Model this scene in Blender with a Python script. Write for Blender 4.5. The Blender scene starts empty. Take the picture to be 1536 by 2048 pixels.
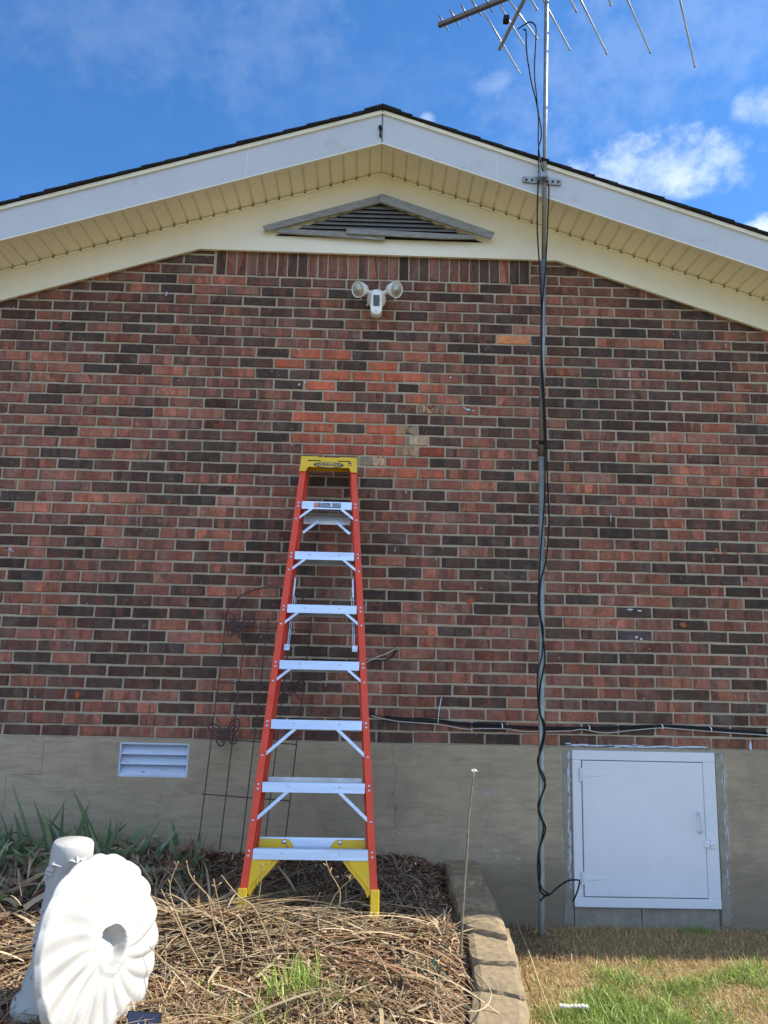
import bpy, bmesh, math, random
import numpy as np
from mathutils import Vector, Matrix
from math import radians, sin, cos, pi, atan2, sqrt
random.seed(7)
C = bpy.context.scene.collection
SC = bpy.context.scene

# ------------------------------------------------------------------ camera
FPX = 1480.0; EYE = Vector((0, 0, 1.54))
pitch, yaw, roll = radians(9.429), radians(1.122), radians(1.317)
fwd = Vector((sin(yaw)*cos(pitch), cos(yaw)*cos(pitch), sin(pitch)))
r0 = Vector((cos(yaw), -sin(yaw), 0)); u0 = r0.cross(fwd)
RT = cos(roll)*r0 + sin(roll)*u0; UP = -sin(roll)*r0 + cos(roll)*u0
cam = bpy.data.cameras.new('camera'); camo = bpy.data.objects.new('camera', cam); C.objects.link(camo)
m = Matrix((RT, UP, -fwd)).transposed().to_4x4(); m.translation = EYE; camo.matrix_world = m
cam.sensor_fit = 'VERTICAL'; cam.sensor_height = 36; cam.lens = FPX/2048*36
cam.clip_start = 0.05; cam.clip_end = 3000
SC.camera = camo

def ray(px, py): return fwd + RT*((px-768)/FPX) - UP*((py-1024)/FPX)
def at(px, py, Y):                       # the point at depth Y that the photo shows at px, py
    d = ray(px, py); return EYE + d*(Y/d.y)
def atz(px, py, z):
    d = ray(px, py); return EYE + d*((z-EYE.z)/d.z)

# ------------------------------------------------------------------ light
SUN_EL, SUN_AZ = radians(44), radians(85.6)     # azimuth clockwise from +Y
sdir = Vector((sin(SUN_AZ)*cos(SUN_EL), cos(SUN_AZ)*cos(SUN_EL), sin(SUN_EL)))
sl = bpy.data.lights.new('sun', 'SUN'); sl.energy = 3.1; sl.angle = radians(0.55); sl.color = (1, .93, .82)
so = bpy.data.objects.new('sun', sl); C.objects.link(so)
so.rotation_mode = 'QUATERNION'; so.rotation_quaternion = sdir.to_track_quat('Z', 'Y')
SC.view_settings.view_transform = 'Standard'; SC.view_settings.look = 'None'
SC.view_settings.exposure = 1.55; SC.view_settings.gamma = 1
SC.cycles.max_bounces = 8; SC.cycles.diffuse_bounces = 5

w = bpy.data.worlds.new('World'); SC.world = w; w.use_nodes = True
nt = w.node_tree; nt.nodes.clear()
def N(nt, t, **k):
    n = nt.nodes.new(t)
    for a, b in k.items():
        if a == 'i':
            for q, v in b.items(): n.inputs[q].default_value = v
        else: setattr(n, a, b)
    return n
def LK(nt, a, b): nt.links.new(a, b)
def mathn(nt, op, a, b=None, c=None, clamp=False):
    n = nt.nodes.new('ShaderNodeMath'); n.operation = op; n.use_clamp = clamp
    for i, v in enumerate((a, b, c)):
        if v is None: continue
        if isinstance(v, (int, float)): n.inputs[i].default_value = v
        else: nt.links.new(v, n.inputs[i])
    return n.outputs[0]
def mixc(nt, fac, a, b, mode='MIX'):
    n = nt.nodes.new('ShaderNodeMix'); n.data_type = 'RGBA'; n.blend_type = mode
    for i, v in ((0, fac), (6, a), (7, b)):
        if isinstance(v, (int, float)): n.inputs[i].default_value = v
        elif isinstance(v, (tuple, list)): n.inputs[i].default_value = (*v[:3], 1)
        else: nt.links.new(v, n.inputs[i])
    return n.outputs[2]
def ramp(nt, fac, stops, interp='LINEAR'):
    n = nt.nodes.new('ShaderNodeValToRGB'); n.color_ramp.interpolation = interp
    e = n.color_ramp.elements
    while len(e) < len(stops): e.new(0.5)
    for q, (p, c) in zip(e, stops):
        q.position = p; q.color = (*c[:3], 1) if isinstance(c, (tuple, list)) else (c, c, c, 1)
    nt.links.new(fac, n.inputs[0]); return n.outputs[0]
def maprange(nt, v, a, b, c=0., d=1., smooth=True):
    n = nt.nodes.new('ShaderNodeMapRange'); n.interpolation_type = 'SMOOTHSTEP' if smooth else 'LINEAR'
    nt.links.new(v, n.inputs[0])
    for i, x in zip((1, 2, 3, 4), (a, b, c, d)): n.inputs[i].default_value = x
    return n.outputs[0]

sky = N(nt, 'ShaderNodeTexSky', sky_type='NISHITA'); sky.sun_disc = False
sky.sun_elevation = SUN_EL; sky.sun_rotation = SUN_AZ; sky.altitude = 150; sky.air_density = 1.0
sky.dust_density = 0.35; sky.ozone_density = 2.2
tc = N(nt, 'ShaderNodeTexCoord')
# clouds: soft noise broken up by masks that sit in fixed directions of the sky
def noise(nt, vec, scale, detail=4, rough=.5, dist=0., dim='3D'):
    n = nt.nodes.new('ShaderNodeTexNoise'); n.noise_dimensions = dim
    n.inputs['Scale'].default_value = scale; n.inputs['Detail'].default_value = detail
    n.inputs['Roughness'].default_value = rough; n.inputs['Distortion'].default_value = dist
    if vec is not None: nt.links.new(vec, n.inputs['Vector'])
    return n
dirv = tc.outputs['Generated']
mp = N(nt, 'ShaderNodeMapping'); mp.inputs['Scale'].default_value = (1, 1, 1.35); LK(nt, dirv, mp.inputs[0])
n1 = noise(nt, mp.outputs[0], 27, 9, .62, .1).outputs[0]
n2 = noise(nt, mp.outputs[0], 3.2, 6, .6, 1.2).outputs[0]
def blob(px, py, rx, ry, tilt=0.):
    """soft elliptical mask around one direction"""
    d = ray(px, py).normalized(); east = d.cross(Vector((0, 0, 1))).normalized(); nor = east.cross(d)
    a = east*cos(tilt)+nor*sin(tilt); b = -east*sin(tilt)+nor*cos(tilt)
    outs = []
    for v, s in ((a, rx), (b, ry)):
        dp = N(nt, 'ShaderNodeVectorMath', operation='DOT_PRODUCT'); LK(nt, dirv, dp.inputs[0]); dp.inputs[1].default_value = v/s
        outs.append(mathn(nt, 'MULTIPLY', dp.outputs['Value'], dp.outputs['Value']))
    r2 = mathn(nt, 'ADD', outs[0], outs[1])
    fr = N(nt, 'ShaderNodeVectorMath', operation='DOT_PRODUCT'); LK(nt, dirv, fr.inputs[0]); fr.inputs[1].default_value = d
    g = mathn(nt, 'SUBTRACT', 1.0, r2)
    return mathn(nt, 'MULTIPLY', mathn(nt, 'MAXIMUM', g, -1.5), mathn(nt, 'GREATER_THAN', fr.outputs['Value'], 0))
tot = None
for args, amt in (((1320, 330, .125, .050, radians(-2)), .66), ((1370, 350, .06, .03, 0), .8), ((1535, 210, .05, .03, 0), .45), ((1540, 462, .05, .026, 0), 1.0),
                  ((990, 170, .03, .022, .3), .26), ((858, 240, .014, .01, 0), .5), ((540, 90, .14, .07, .6), .10), ((260, 40, .2, .08, .3), .07),
                  ((1330, 80, .3, .12, .2), .14), ((700, 180, .2, .06, .2), .05)):
    b = mathn(nt, 'MULTIPLY_ADD', blob(*args), .40, n1)
    b = maprange(nt, b, .56, 1.04, 0, amt)
    tot = b if tot is None else mathn(nt, 'MAXIMUM', tot, b)
veil = maprange(nt, n2, .5, .8, 0, .06)
tot = mathn(nt, 'ADD', tot, veil, clamp=True)
skc = mixc(nt, 1., sky.outputs[0], (0.215, 0.415, 0.60), 'MULTIPLY')
cl = mixc(nt, tot, skc, (2.5, 2.9, 3.4))
# unseen broken cloud added behind the viewer to fill the shaded walls with light
sv = N(nt, 'ShaderNodeSeparateXYZ'); LK(nt, dirv, sv.inputs[0])
back = mathn(nt, 'MULTIPLY', maprange(nt, sv.outputs[1], -.05, -.55, 0, 1), maprange(nt, noise(nt, mp.outputs[0], 2.1, 7, .6, .8).outputs[0], .36, .56, 0, 1))
cl = mixc(nt, back, cl, (2.9, 3.6, 4.9))
bg = N(nt, 'ShaderNodeBackground'); bg.inputs[1].default_value = 0.13; LK(nt, cl, bg.inputs[0])
wo = N(nt, 'ShaderNodeOutputWorld'); LK(nt, bg.outputs[0], wo.inputs[0])

# ------------------------------------------------------------------ helpers
def tag(o, label=None, cat=None, group=None, kind=None):
    if label: o['label'] = label
    if cat: o['category'] = cat
    if group: o['group'] = group
    if kind: o['kind'] = kind
    return o
def thing(name, label, cat, loc=(0, 0, 0), group=None):
    o = bpy.data.objects.new(name, None); C.objects.link(o); o.location = loc; o.empty_display_size = .05
    return tag(o, label, cat, group)
LOCAL = set()
def wm(o):
    return o.matrix_basis.copy() if o.parent is None else wm(o.parent) @ o.matrix_parent_inverse @ o.matrix_basis
def adopt(o, parent):
    """parent o; shapes are written in world coordinates unless their thing is in LOCAL"""
    o.parent = parent; r = parent
    while r.parent: r = r.parent
    if r.name not in LOCAL: o.matrix_parent_inverse = wm(parent).inverted()
class MB:
    def __init__(s): s.v = []; s.f = []; s.sm = []
    def add(s, vs, fs, smooth=False):
        b = len(s.v); s.v += [tuple(v) for v in vs]; s.f += [tuple(i+b for i in f) for f in fs]; s.sm += [smooth]*len(fs); return s
    def box(s, x0, x1, y0, y1, z0, z1, M=None, ch=0.0):
        vs = [Vector((x, y, z)) for z in (z0, z1) for y in (y0, y1) for x in (x0, x1)]
        if M is not None: vs = [M @ v for v in vs]
        return s.add(vs, [(0, 2, 3, 1), (4, 5, 7, 6), (0, 1, 5, 4), (2, 6, 7, 3), (0, 4, 6, 2), (1, 3, 7, 5)])
    def bar(s, a, b, w, t, up=(0, 0, 1)):
        """rectangular bar a->b, w across, t along 'up'"""
        a = Vector(a); b = Vector(b); d = (b-a).normalized(); u = Vector(up); x = d.cross(u).normalized(); u = x.cross(d)
        vs = [p + x*(sx*w/2) + u*(sy*t/2) for p in (a, b) for sx, sy in ((-1, -1), (1, -1), (1, 1), (-1, 1))]
        return s.add(vs, [(3, 2, 1, 0), (4, 5, 6, 7), (0, 1, 5, 4), (1, 2, 6, 5), (2, 3, 7, 6), (3, 0, 4, 7)])
    def tube(s, pts, r, n=8, cap=True):
        pts = [Vector(p) for p in pts]; rs = r if isinstance(r, (list, tuple)) else [r]*len(pts)
        vs = []; fs = []; prev = None
        for i, p in enumerate(pts):
            t = (pts[min(i+1, len(pts)-1)] - pts[max(i-1, 0)]).normalized()
            if prev is None: x = t.orthogonal().normalized()
            else:
                x = prev - t*prev.dot(t)
                x = x.normalized() if x.length > 1e-6 else t.orthogonal().normalized()
            prev = x; y = t.cross(x)
            vs += [p + (x*cos(2*pi*k/n) + y*sin(2*pi*k/n))*rs[i] for k in range(n)]
            if i: fs += [((i-1)*n+k, (i-1)*n+(k+1) % n, i*n+(k+1) % n, i*n+k) for k in range(n)]
        if cap: fs += [tuple(reversed(range(n))), tuple(range((len(pts)-1)*n, len(pts)*n))]
        return s.add(vs, fs, True)
    def prism(s, poly, axis='y', a=0., b=.01, M=None):
        """poly of 2-D points; axis y: (x,z) poly extruded from y=a to b; axis z: (x,y); axis x: (y,z)"""
        def P(p, d): return Vector((p[0], d, p[1])) if axis == 'y' else (Vector((p[0], p[1], d)) if axis == 'z' else Vector((d, p[0], p[1])))
        n = len(poly); vs = [P(p, a) for p in poly] + [P(p, b) for p in poly]
        if M is not None: vs = [M @ v for v in vs]
        fs = [tuple(range(n)), tuple(reversed(range(n, 2*n)))] + [(i+n, (i+1) % n+n, (i+1) % n, i) for i in range(n)]
        return s.add(vs, fs)
    def lathe(s, prof, o, ax=(0, 0, 1), n=24, smooth=True):
        """prof: (radius, height along ax)"""
        ax = Vector(ax).normalized(); x = ax.orthogonal().normalized(); y = ax.cross(x); o = Vector(o)
        vs = [o + ax*h + (x*cos(2*pi*k/n)+y*sin(2*pi*k/n))*r for r, h in prof for k in range(n)]
        fs = [(i*n+k, i*n+(k+1) % n, (i+1)*n+(k+1) % n, (i+1)*n+k) for i in range(len(prof)-1) for k in range(n)]
        if prof[0][0] > 1e-5: fs.append(tuple(reversed(range(n))))
        if prof[-1][0] > 1e-5: fs.append(tuple(range((len(prof)-1)*n, len(prof)*n)))
        return s.add(vs, fs, smooth)
    def build(s, name, mat, parent=None, bevel=0., loc=None):
        me = bpy.data.meshes.new(name); me.from_pydata(s.v, [], s.f); me.update()
        bm = bmesh.new(); bm.from_mesh(me); bmesh.ops.recalc_face_normals(bm, faces=bm.faces); bm.to_mesh(me); bm.free()
        me.polygons.foreach_set('use_smooth', s.sm); me.materials.append(mat)
        o = bpy.data.objects.new(name, me); C.objects.link(o)
        if parent: adopt(o, parent)
        if loc is not None: o.location = loc
        if bevel:
            b = o.modifiers.new('bevel', 'BEVEL'); b.width = bevel; b.segments = 2; b.limit_method = 'ANGLE'; b.angle_limit = radians(40)
        return o
def spline(pts, n=6):
    """Catmull-Rom through pts"""
    P = [Vector(p) for p in pts]; P = [P[0]*2-P[1]] + P + [P[-1]*2-P[-2]]; out = []
    for i in range(1, len(P)-2):
        for k in range(n):
            t = k/n
            out.append(.5*((2*P[i]) + (-P[i-1]+P[i+1])*t + (2*P[i-1]-5*P[i]+4*P[i+1]-P[i+2])*t*t + (-P[i-1]+3*P[i]-3*P[i+1]+P[i+2])*t**3))
    out.append(P[-2]); return out
def npmesh(name, V, F, mat, parent=None, col=None, smooth=False):
    me = bpy.data.meshes.new(name); me.vertices.add(len(V)); me.vertices.foreach_set('co', np.asarray(V, np.float32).ravel())
    nf = len(F); k = F.shape[1]; me.loops.add(nf*k); me.polygons.add(nf)
    me.loops.foreach_set('vertex_index', F.astype(np.int32).ravel())
    me.polygons.foreach_set('loop_start', np.arange(0, nf*k, k, dtype=np.int32)); me.polygons.foreach_set('loop_total', np.full(nf, k, np.int32))
    me.polygons.foreach_set('use_smooth', np.full(nf, smooth)); me.update(calc_edges=True)
    if col is not None:
        a = me.color_attributes.new('col', 'FLOAT_COLOR', 'POINT'); c = np.ones((len(V), 4), np.float32); c[:, :col.shape[1]] = col; a.data.foreach_set('color', c.ravel())
    me.materials.append(mat); o = bpy.data.objects.new(name, me); C.objects.link(o)
    if parent: adopt(o, parent)
    return o

# ------------------------------------------------------------------ materials
def newmat(name):
    m = bpy.data.materials.new(name); m.use_nodes = True; t = m.node_tree; b = t.nodes['Principled BSDF']; return m, t, b
def bump(t, b, h, strength=.3, dist=.002, normal=None):
    n = t.nodes.new('ShaderNodeBump'); n.inputs['Strength'].default_value = strength; n.inputs['Distance'].default_value = dist
    t.links.new(h, n.inputs['Height']); t.links.new(n.outputs[0], b.inputs['Normal'])
def plain(name, col, rough=.6, metal=0., var=.12, scale=14, bmp=.15, bdist=.001, dirt=None, spec=.5, stretch=(1, 1, 1)):
    """paint, plastic or metal with uneven tone, faint dirt and surface texture"""
    m, t, b = newmat(name); tc = N(t, 'ShaderNodeTexCoord'); mp = N(t, 'ShaderNodeMapping'); mp.inputs['Scale'].default_value = stretch
    LK(t, tc.outputs['Object'], mp.inputs[0]); v = mp.outputs[0]
    n = noise(t, v, scale, 6, .6).outputs[0]; lo = tuple(c*(1-var) for c in col); hi = tuple(min(1, c*(1+var)) for c in col)
    c = ramp(t, n, ((.3, lo), (.7, hi)))
    if dirt:
        dn = noise(t, v, dirt[1], 8, .7, .4).outputs[0]; c = mixc(t, maprange(t, dn, dirt[2], dirt[3]), c, dirt[0])
    LK(t, c, b.inputs['Base Color']); b.inputs['Metallic'].default_value = metal; b.inputs['Specular IOR Level'].default_value = spec
    r = maprange(t, noise(t, v, scale*2.3, 4).outputs[0], .3, .7, max(.05, rough-.1), min(1, rough+.1)); LK(t, r, b.inputs['Roughness'])
    bump(t, b, noise(t, v, scale*12, 5, .6).outputs[0], bmp, bdist); return m
M = {}
M['white_pvc'] = plain('white_pvc', (.48, .505, .54), .45, var=.05, scale=2, bmp=.06, dirt=((.36, .36, .34), 5, .56, .80))
M['soffit'] = plain('cream_soffit', (.83, .765, .58), .5, var=.05, scale=3, bmp=.08)
M['frieze'] = plain('cream_frieze', (.78, .74, .60), .5, var=.05, scale=3, bmp=.06)
M['shingle'] = plain('dark_shingle', (.014, .014, .017), .95, var=.5, scale=60, bmp=.8, bdist=.003)
M['grey_trim'] = plain('weathered_grey_board', (.24, .245, .24), .8, var=.25, scale=18, bmp=.5, dirt=((.46, .45, .42), 7, .62, .68), stretch=(1, 1, 4))
M['louvre'] = plain('grey_louvre', (.15, .155, .155), .7, var=.25, scale=9, bmp=.2)
M['dark'] = plain('dark_void', (.012, .012, .013), .9)
M['vent_white'] = plain('flaking_white_paint', (.46, .54, .66), .65, var=.08, scale=12, bmp=.4, dirt=((.13, .14, .16), 22, .63, .66), stretch=(.5, 1, 2.5))
M['door'] = plain('white_door_paint', (.66, .69, .74), .55, var=.04, scale=4, bmp=.5, bdist=.002, dirt=((.52, .52, .50), 7, .60, .85))
M['steel'] = plain('galvanised_steel', (.27, .28, .29), .5, .85, var=.18, scale=26, bmp=.15)
M['rust'] = plain('rusty_iron', (.10, .075, .05), .85, .2, var=.5, scale=40, bmp=.5)
M['mastlow'] = plain('grey_green_pipe', (.30, .325, .28), .55, .55, var=.2, scale=15, bmp=.2)
M['boom'] = plain('tarnished_boom', (.17, .135, .115), .55, .6, var=.2, scale=30)
M['alu'] = plain('brushed_aluminium', (.52, .60, .72), .36, .9, var=.08, scale=5, bmp=.12, stretch=(.4, 6, 6))
M['alu2'] = plain('dull_aluminium', (.50, .50, .48), .45, .8, var=.12, scale=6, bmp=.12, dirt=((.3, .22, .15), 30, .66, .72))
M['orange'] = plain('orange_fibreglass', (.70, .058, .020), .48, var=.10, scale=8, bmp=.2, dirt=((.34, .09, .05), 30, .60, .72))
M['yellow'] = plain('yellow_plastic', (.72, .47, .008), .42, var=.06, scale=9, bmp=.2, dirt=((.30, .21, .07), 18, .58, .72))
M['navy'] = plain('navy_ink', (.012, .03, .08), .5)
M['black'] = plain('black_rubber', (.013, .014, .015), .75, var=.2, spec=.25)
M['grey_wire'] = plain('grey_wire', (.42, .42, .40), .5)
M['white_plastic'] = plain('white_plastic', (.80, .80, .78), .35, var=.02, scale=6, bmp=.03)
M['lamp_in'] = plain('cream_reflector', (.85, .80, .62), .3, var=.03)
M['lens'] = plain('black_glass', (.008, .008, .01), .08, var=.05, bmp=0, spec=.8)
M['clear'] = plain('translucent_dome', (.62, .60, .55), .2, var=.05, bmp=0)
M['trellis'] = plain('brown_iron', (.085, .055, .050), .8, .15, var=.4, scale=40, bmp=.4)
M['plaster'] = plain('white_painted_concrete', (.43, .42, .39), .8, var=.07, scale=7, bmp=.5, bdist=.0025, dirt=((.31, .29, .23), 12, .60, .80))
M['block'] = plain('tan_concrete_block', (.27, .205, .12), .95, var=.28, scale=30, bmp=.9, bdist=.004, dirt=((.15, .125, .09), 9, .58, .75))
M['sill'] = plain('grey_concrete', (.27, .25, .20), .95, var=.2, scale=16, bmp=.8, bdist=.004)
M['red'] = plain('red_glaze', (.45, .04, .03), .35, var=.1)
M['solar'] = plain('dark_blue_cell', (.012, .018, .05), .15, var=.1, bmp=0)
M['cord'] = plain('pale_cord', (.60, .56, .46), .7)
M['st_red'] = plain('red_ink', (.5, .06, .05), .5)
M['st_blue'] = plain('blue_ink', (.012, .05, .14), .5)
M['st_white'] = plain('white_ink', (.7, .72, .75), .5)
M['copper'] = plain('bare_wire', (.5, .46, .42), .4, .5)

def foliage(name, rough=.6, trans=.25, spec=.3):
    """leaf-sized faces coloured by their own 'col' attribute"""
    m, t, b = newmat(name); a = N(t, 'ShaderNodeVertexColor', layer_name='col'); tc = N(t, 'ShaderNodeTexCoord')
    n = noise(t, tc.outputs['Object'], 90, 3).outputs[0]
    c = mixc(t, 1., a.outputs[0], ramp(t, n, ((.3, .78), (.7, 1.2))), 'MULTIPLY')
    LK(t, c, b.inputs['Base Color']); b.inputs['Roughness'].default_value = rough; b.inputs['Specular IOR Level'].default_value = spec
    tr = N(t, 'ShaderNodeBsdfTranslucent'); LK(t, c, tr.inputs[0]); mx = N(t, 'ShaderNodeMixShader'); mx.inputs[0].default_value = trans
    LK(t, b.outputs[0], mx.inputs[1]); LK(t, tr.outputs[0], mx.inputs[2]); LK(t, mx.outputs[0], t.nodes['Material Output'].inputs[0]); return m
M['blade'] = foliage('grass_blade', .6, .3)
M['straw'] = foliage('dry_straw', .65, .15)
M['leaf'] = foliage('iris_leaf', .5, .25)
M['stalk'] = plain('grey_stalk', (.20, .165, .115), .85, var=.4, scale=60, bmp=.5)
M['leafcord'] = plain('pale_dry_leaf', (.42, .34, .20), .8, var=.2)
M['twig'] = plain('dry_stem', (.33, .235, .125), .8, var=.3, scale=60, bmp=.4)

# brick: colour per brick in attribute 'col'; 'mx' = (blotch amount, random, lightness of bands)
m, t, b = newmat('brick'); M['brick'] = m
a = N(t, 'ShaderNodeVertexColor', layer_name='col'); mxa = N(t, 'ShaderNodeVertexColor', layer_name='mx'); sp = N(t, 'ShaderNodeSeparateColor'); LK(t, mxa.outputs[0], sp.inputs[0])
tc = N(t, 'ShaderNodeTexCoord'); P3 = tc.outputs['Object']
cmb = N(t, 'ShaderNodeCombineXYZ'); LK(t, mathn(t, 'MULTIPLY', sp.outputs[1], 37.), cmb.inputs[1]); LK(t, mathn(t, 'MULTIPLY', sp.outputs[1], 11.), cmb.inputs[0])
va = N(t, 'ShaderNodeVectorMath', operation='ADD'); LK(t, P3, va.inputs[0]); LK(t, cmb.outputs[0], va.inputs[1]); pv = va.outputs[0]
mp = N(t, 'ShaderNodeMapping'); mp.inputs['Scale'].default_value = (1, 1, .12); LK(t, pv, mp.inputs[0])
bn = N(t, 'ShaderNodeTexVoronoi'); bn.inputs['Scale'].default_value = 19; LK(t, mp.outputs[0], bn.inputs['Vector'])
bsep = N(t, 'ShaderNodeSeparateColor'); LK(t, bn.outputs['Color'], bsep.inputs[0])
fine = noise(t, mp.outputs[0], 90, 4, .6).outputs[0]
band = mathn(t, 'ADD', mathn(t, 'MULTIPLY', mathn(t, 'SUBTRACT', bsep.outputs[0], .5), .72), mathn(t, 'MULTIPLY', mathn(t, 'SUBTRACT', fine, .5), .75))
band = mathn(t, 'MULTIPLY_ADD', band, sp.outputs[2], 1.0)
gr = noise(t, P3, 220, 4, .7).outputs[0]; band = mathn(t, 'MULTIPLY', band, maprange(t, gr, .25, .75, .82, 1.18, False))
big = noise(t, P3, .9, 3).outputs[0]; band = mathn(t, 'MULTIPLY', band, maprange(t, big, .3, .7, .9, 1.12, False))
cb = N(t, 'ShaderNodeCombineColor')
for i in range(3): LK(t, band, cb.inputs[i])
c = mixc(t, 1., a.outputs[0], cb.outputs[0], 'MULTIPLY')
c = mixc(t, 1., c, ramp(t, bsep.outputs[1], ((.1, (1.26, .97, .88)), (.5, (1.05, .99, .95)), (.9, (.92, 1.0, 1.0)))), 'MULTIPLY')
bl = noise(t, pv, 22, 3, .5, .6).outputs[0]
thr = mathn(t, 'SUBTRACT', .80, mathn(t, 'MULTIPLY', sp.outputs[0], .30))
bm_ = mathn(t, 'MULTIPLY', mathn(t, 'SUBTRACT', bl, thr), 22, clamp=True)
c = mixc(t, bm_, c, mixc(t, sp.outputs[1], (.19, .050, .028), (.045, .027, .028)))
cloud = noise(t, pv, 34, 5, .6, .3).outputs[0]; c = mixc(t, 1., c, ramp(t, cloud, ((.28, .70), (.5, 1.0), (.74, 1.34))), 'MULTIPLY')
film = maprange(t, noise(t, P3, 3.1, 7, .68, .4).outputs[0], .56, .78, 0, .34); c = mixc(t, film, c, (.30, .255, .215))
haze = maprange(t, noise(t, P3, 28, 6, .75).outputs[0], .62, .72, 0, .45); c = mixc(t, haze, c, (.33, .27, .22))
# white flecks and scuffs
fl = noise(t, P3, 60, 2, .5).outputs[0]; c = mixc(t, maprange(t, fl, .79, .81), c, (.6, .58, .55))
LK(t, c, b.inputs['Base Color']); b.inputs['Roughness'].default_value = .82; b.inputs['Specular IOR Level'].default_value = .35
bump(t, b, mathn(t, 'ADD', noise(t, P3, 130, 6, .7).outputs[0], mathn(t, 'MULTIPLY', fine, .5)), .55, .003)

m, t, b = newmat('mortar'); M['mortar'] = m
tc = N(t, 'ShaderNodeTexCoord'); P3 = tc.outputs['Object']
c = ramp(t, noise(t, P3, 5, 6, .6).outputs[0], ((.3, (.335, .28, .205)), (.7, (.47, .40, .30))))
c = mixc(t, maprange(t, noise(t, P3, 160, 4).outputs[0], .55, .75), c, (.30, .26, .21))
LK(t, c, b.inputs['Base Color']); b.inputs['Roughness'].default_value = .95; bump(t, b, noise(t, P3, 200, 5, .7).outputs[0], .8, .004)

# parged foundation with hairline cracks, trowel marks, pits and paint smears
m, t, b = newmat('foundation'); M['foundation'] = m
tc = N(t, 'ShaderNodeTexCoord'); P3 = tc.outputs['Object']; sx = N(t, 'ShaderNodeSeparateXYZ'); LK(t, P3, sx.inputs[0]); X, Z = sx.outputs[0], sx.outputs[2]
c = ramp(t, noise(t, P3, 1.7, 6, .6).outputs[0], ((.3, (.33, .268, .182)), (.7, (.44, .36, .25))))
mp = N(t, 'ShaderNodeMapping'); mp.inputs['Scale'].default_value = (1.5, 1, 9); LK(t, P3, mp.inputs[0])
c = mixc(t, maprange(t, noise(t, mp.outputs[0], 5, 7, .65).outputs[0], .40, .8, 0, .5), c, (.15, .13, .09))
c = mixc(t, maprange(t, noise(t, P3, 120, 3).outputs[0], .70, .73), c, (.055, .05, .045))
vn = noise(t, P3, 7, 6, .6).outputs[0]
def crack(x, z0, z1, wob, wd=.0016):
    global c
    off = mathn(t, 'MULTIPLY', mathn(t, 'SUBTRACT', vn, .5), wob)
    d = mathn(t, 'ABSOLUTE', mathn(t, 'SUBTRACT', mathn(t, 'ADD', X, off), x))
    k = mathn(t, 'MULTIPLY', mathn(t, 'LESS_THAN', d, wd), mathn(t, 'MULTIPLY', mathn(t, 'GREATER_THAN', Z, z0), mathn(t, 'LESS_THAN', Z, z1)))
    c = mixc(t, mathn(t, 'MULTIPLY', k, .6), c, (.05, .045, .04))
def hcrack(z, x0, x1, wob, wd=.0016):
    global c
    off = mathn(t, 'MULTIPLY', mathn(t, 'SUBTRACT', vn, .5), wob)
    d = mathn(t, 'ABSOLUTE', mathn(t, 'SUBTRACT', mathn(t, 'ADD', Z, off), z))
    k = mathn(t, 'MULTIPLY', mathn(t, 'LESS_THAN', d, wd), mathn(t, 'MULTIPLY', mathn(t, 'GREATER_THAN', X, x0), mathn(t, 'LESS_THAN', X, x1)))
    c = mixc(t, mathn(t, 'MULTIPLY', k, .6), c, (.05, .045, .04))
crack(.17, .40, .93, .14); crack(-1.765, .74, .915, .03); hcrack(.74, -1.94, -1.765, .03); crack(-1.95, .40, .74, .06); hcrack(.915, -1.765, -1.62, .02)
crack(-1.11, .45, .735, .10, .001); crack(-3.1, .1, .93, .2); crack(3.2, 0, .93, .2)
def smear(x0, x1, z0, z1, th, sc=(9, 1, 40), col=(.55, .56, .56)):
    """dried paint and efflorescence patches"""
    global c
    mq = N(t, 'ShaderNodeMapping'); mq.inputs['Scale'].default_value = sc; LK(t, P3, mq.inputs[0])
    k = maprange(t, noise(t, mq.outputs[0], 3.2, 8, .7).outputs[0], th, th+.05)
    for v, lo, hi in ((X, x0, x1), (Z, z0, z1)):
        e = min(.03, (hi-lo)/3)
        k = mathn(t, 'MULTIPLY', k, mathn(t, 'MULTIPLY', maprange(t, v, lo, lo+e), maprange(t, v, hi-e, hi, 1, 0)))
    c = mixc(t, k, c, col)
smear(.60, .80, .675, .715, .50, (24, 1, 50), (.40, .39, .38)); smear(.84, .89, .65, .70, .52, (40, 1, 40), (.36, .35, .33)); smear(1.10, 1.165, .10, .93, .50, (90, 1, 14)); smear(1.99, 2.05, .05, .93, .52, (90, 1, 10))
smear(.45, 1.0, .88, .94, .62, (12, 1, 16)); smear(.70, .9, .30, .42, .6, (14, 1, 14)); smear(.15, .25, .58, .70, .62, (14, 1, 14), (.4, .39, .36)); smear(-1.4, -.95, .64, .73, .58, (8, 1, 20), (.33, .30, .26))
smear(-2.3, 2.6, .90, .945, .56, (14, 1, 20), (.33, .32, .30))
sp0 = mathn(t, 'ADD', Z, mathn(t, 'MULTIPLY', mathn(t, 'SUBTRACT', noise(t, P3, 6, 7, .7).outputs[0], .5), .35))
c = mixc(t, maprange(t, sp0, .48, .22, 0, .55), c, (.15, .115, .08))
c = mixc(t, maprange(t, noise(t, P3, 1.1, 7, .68, .5).outputs[0], .50, .66, 0, .40), c, (.16, .145, .12))
LK(t, c, b.inputs['Base Color']); b.inputs['Roughness'].default_value = .93
hb = mathn(t, 'ADD', noise(t, mp.outputs[0], 22, 7, .7).outputs[0], mathn(t, 'MULTIPLY', noise(t, P3, 90, 5, .7).outputs[0], .6)); bump(t, b, hb, .7, .006)

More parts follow.
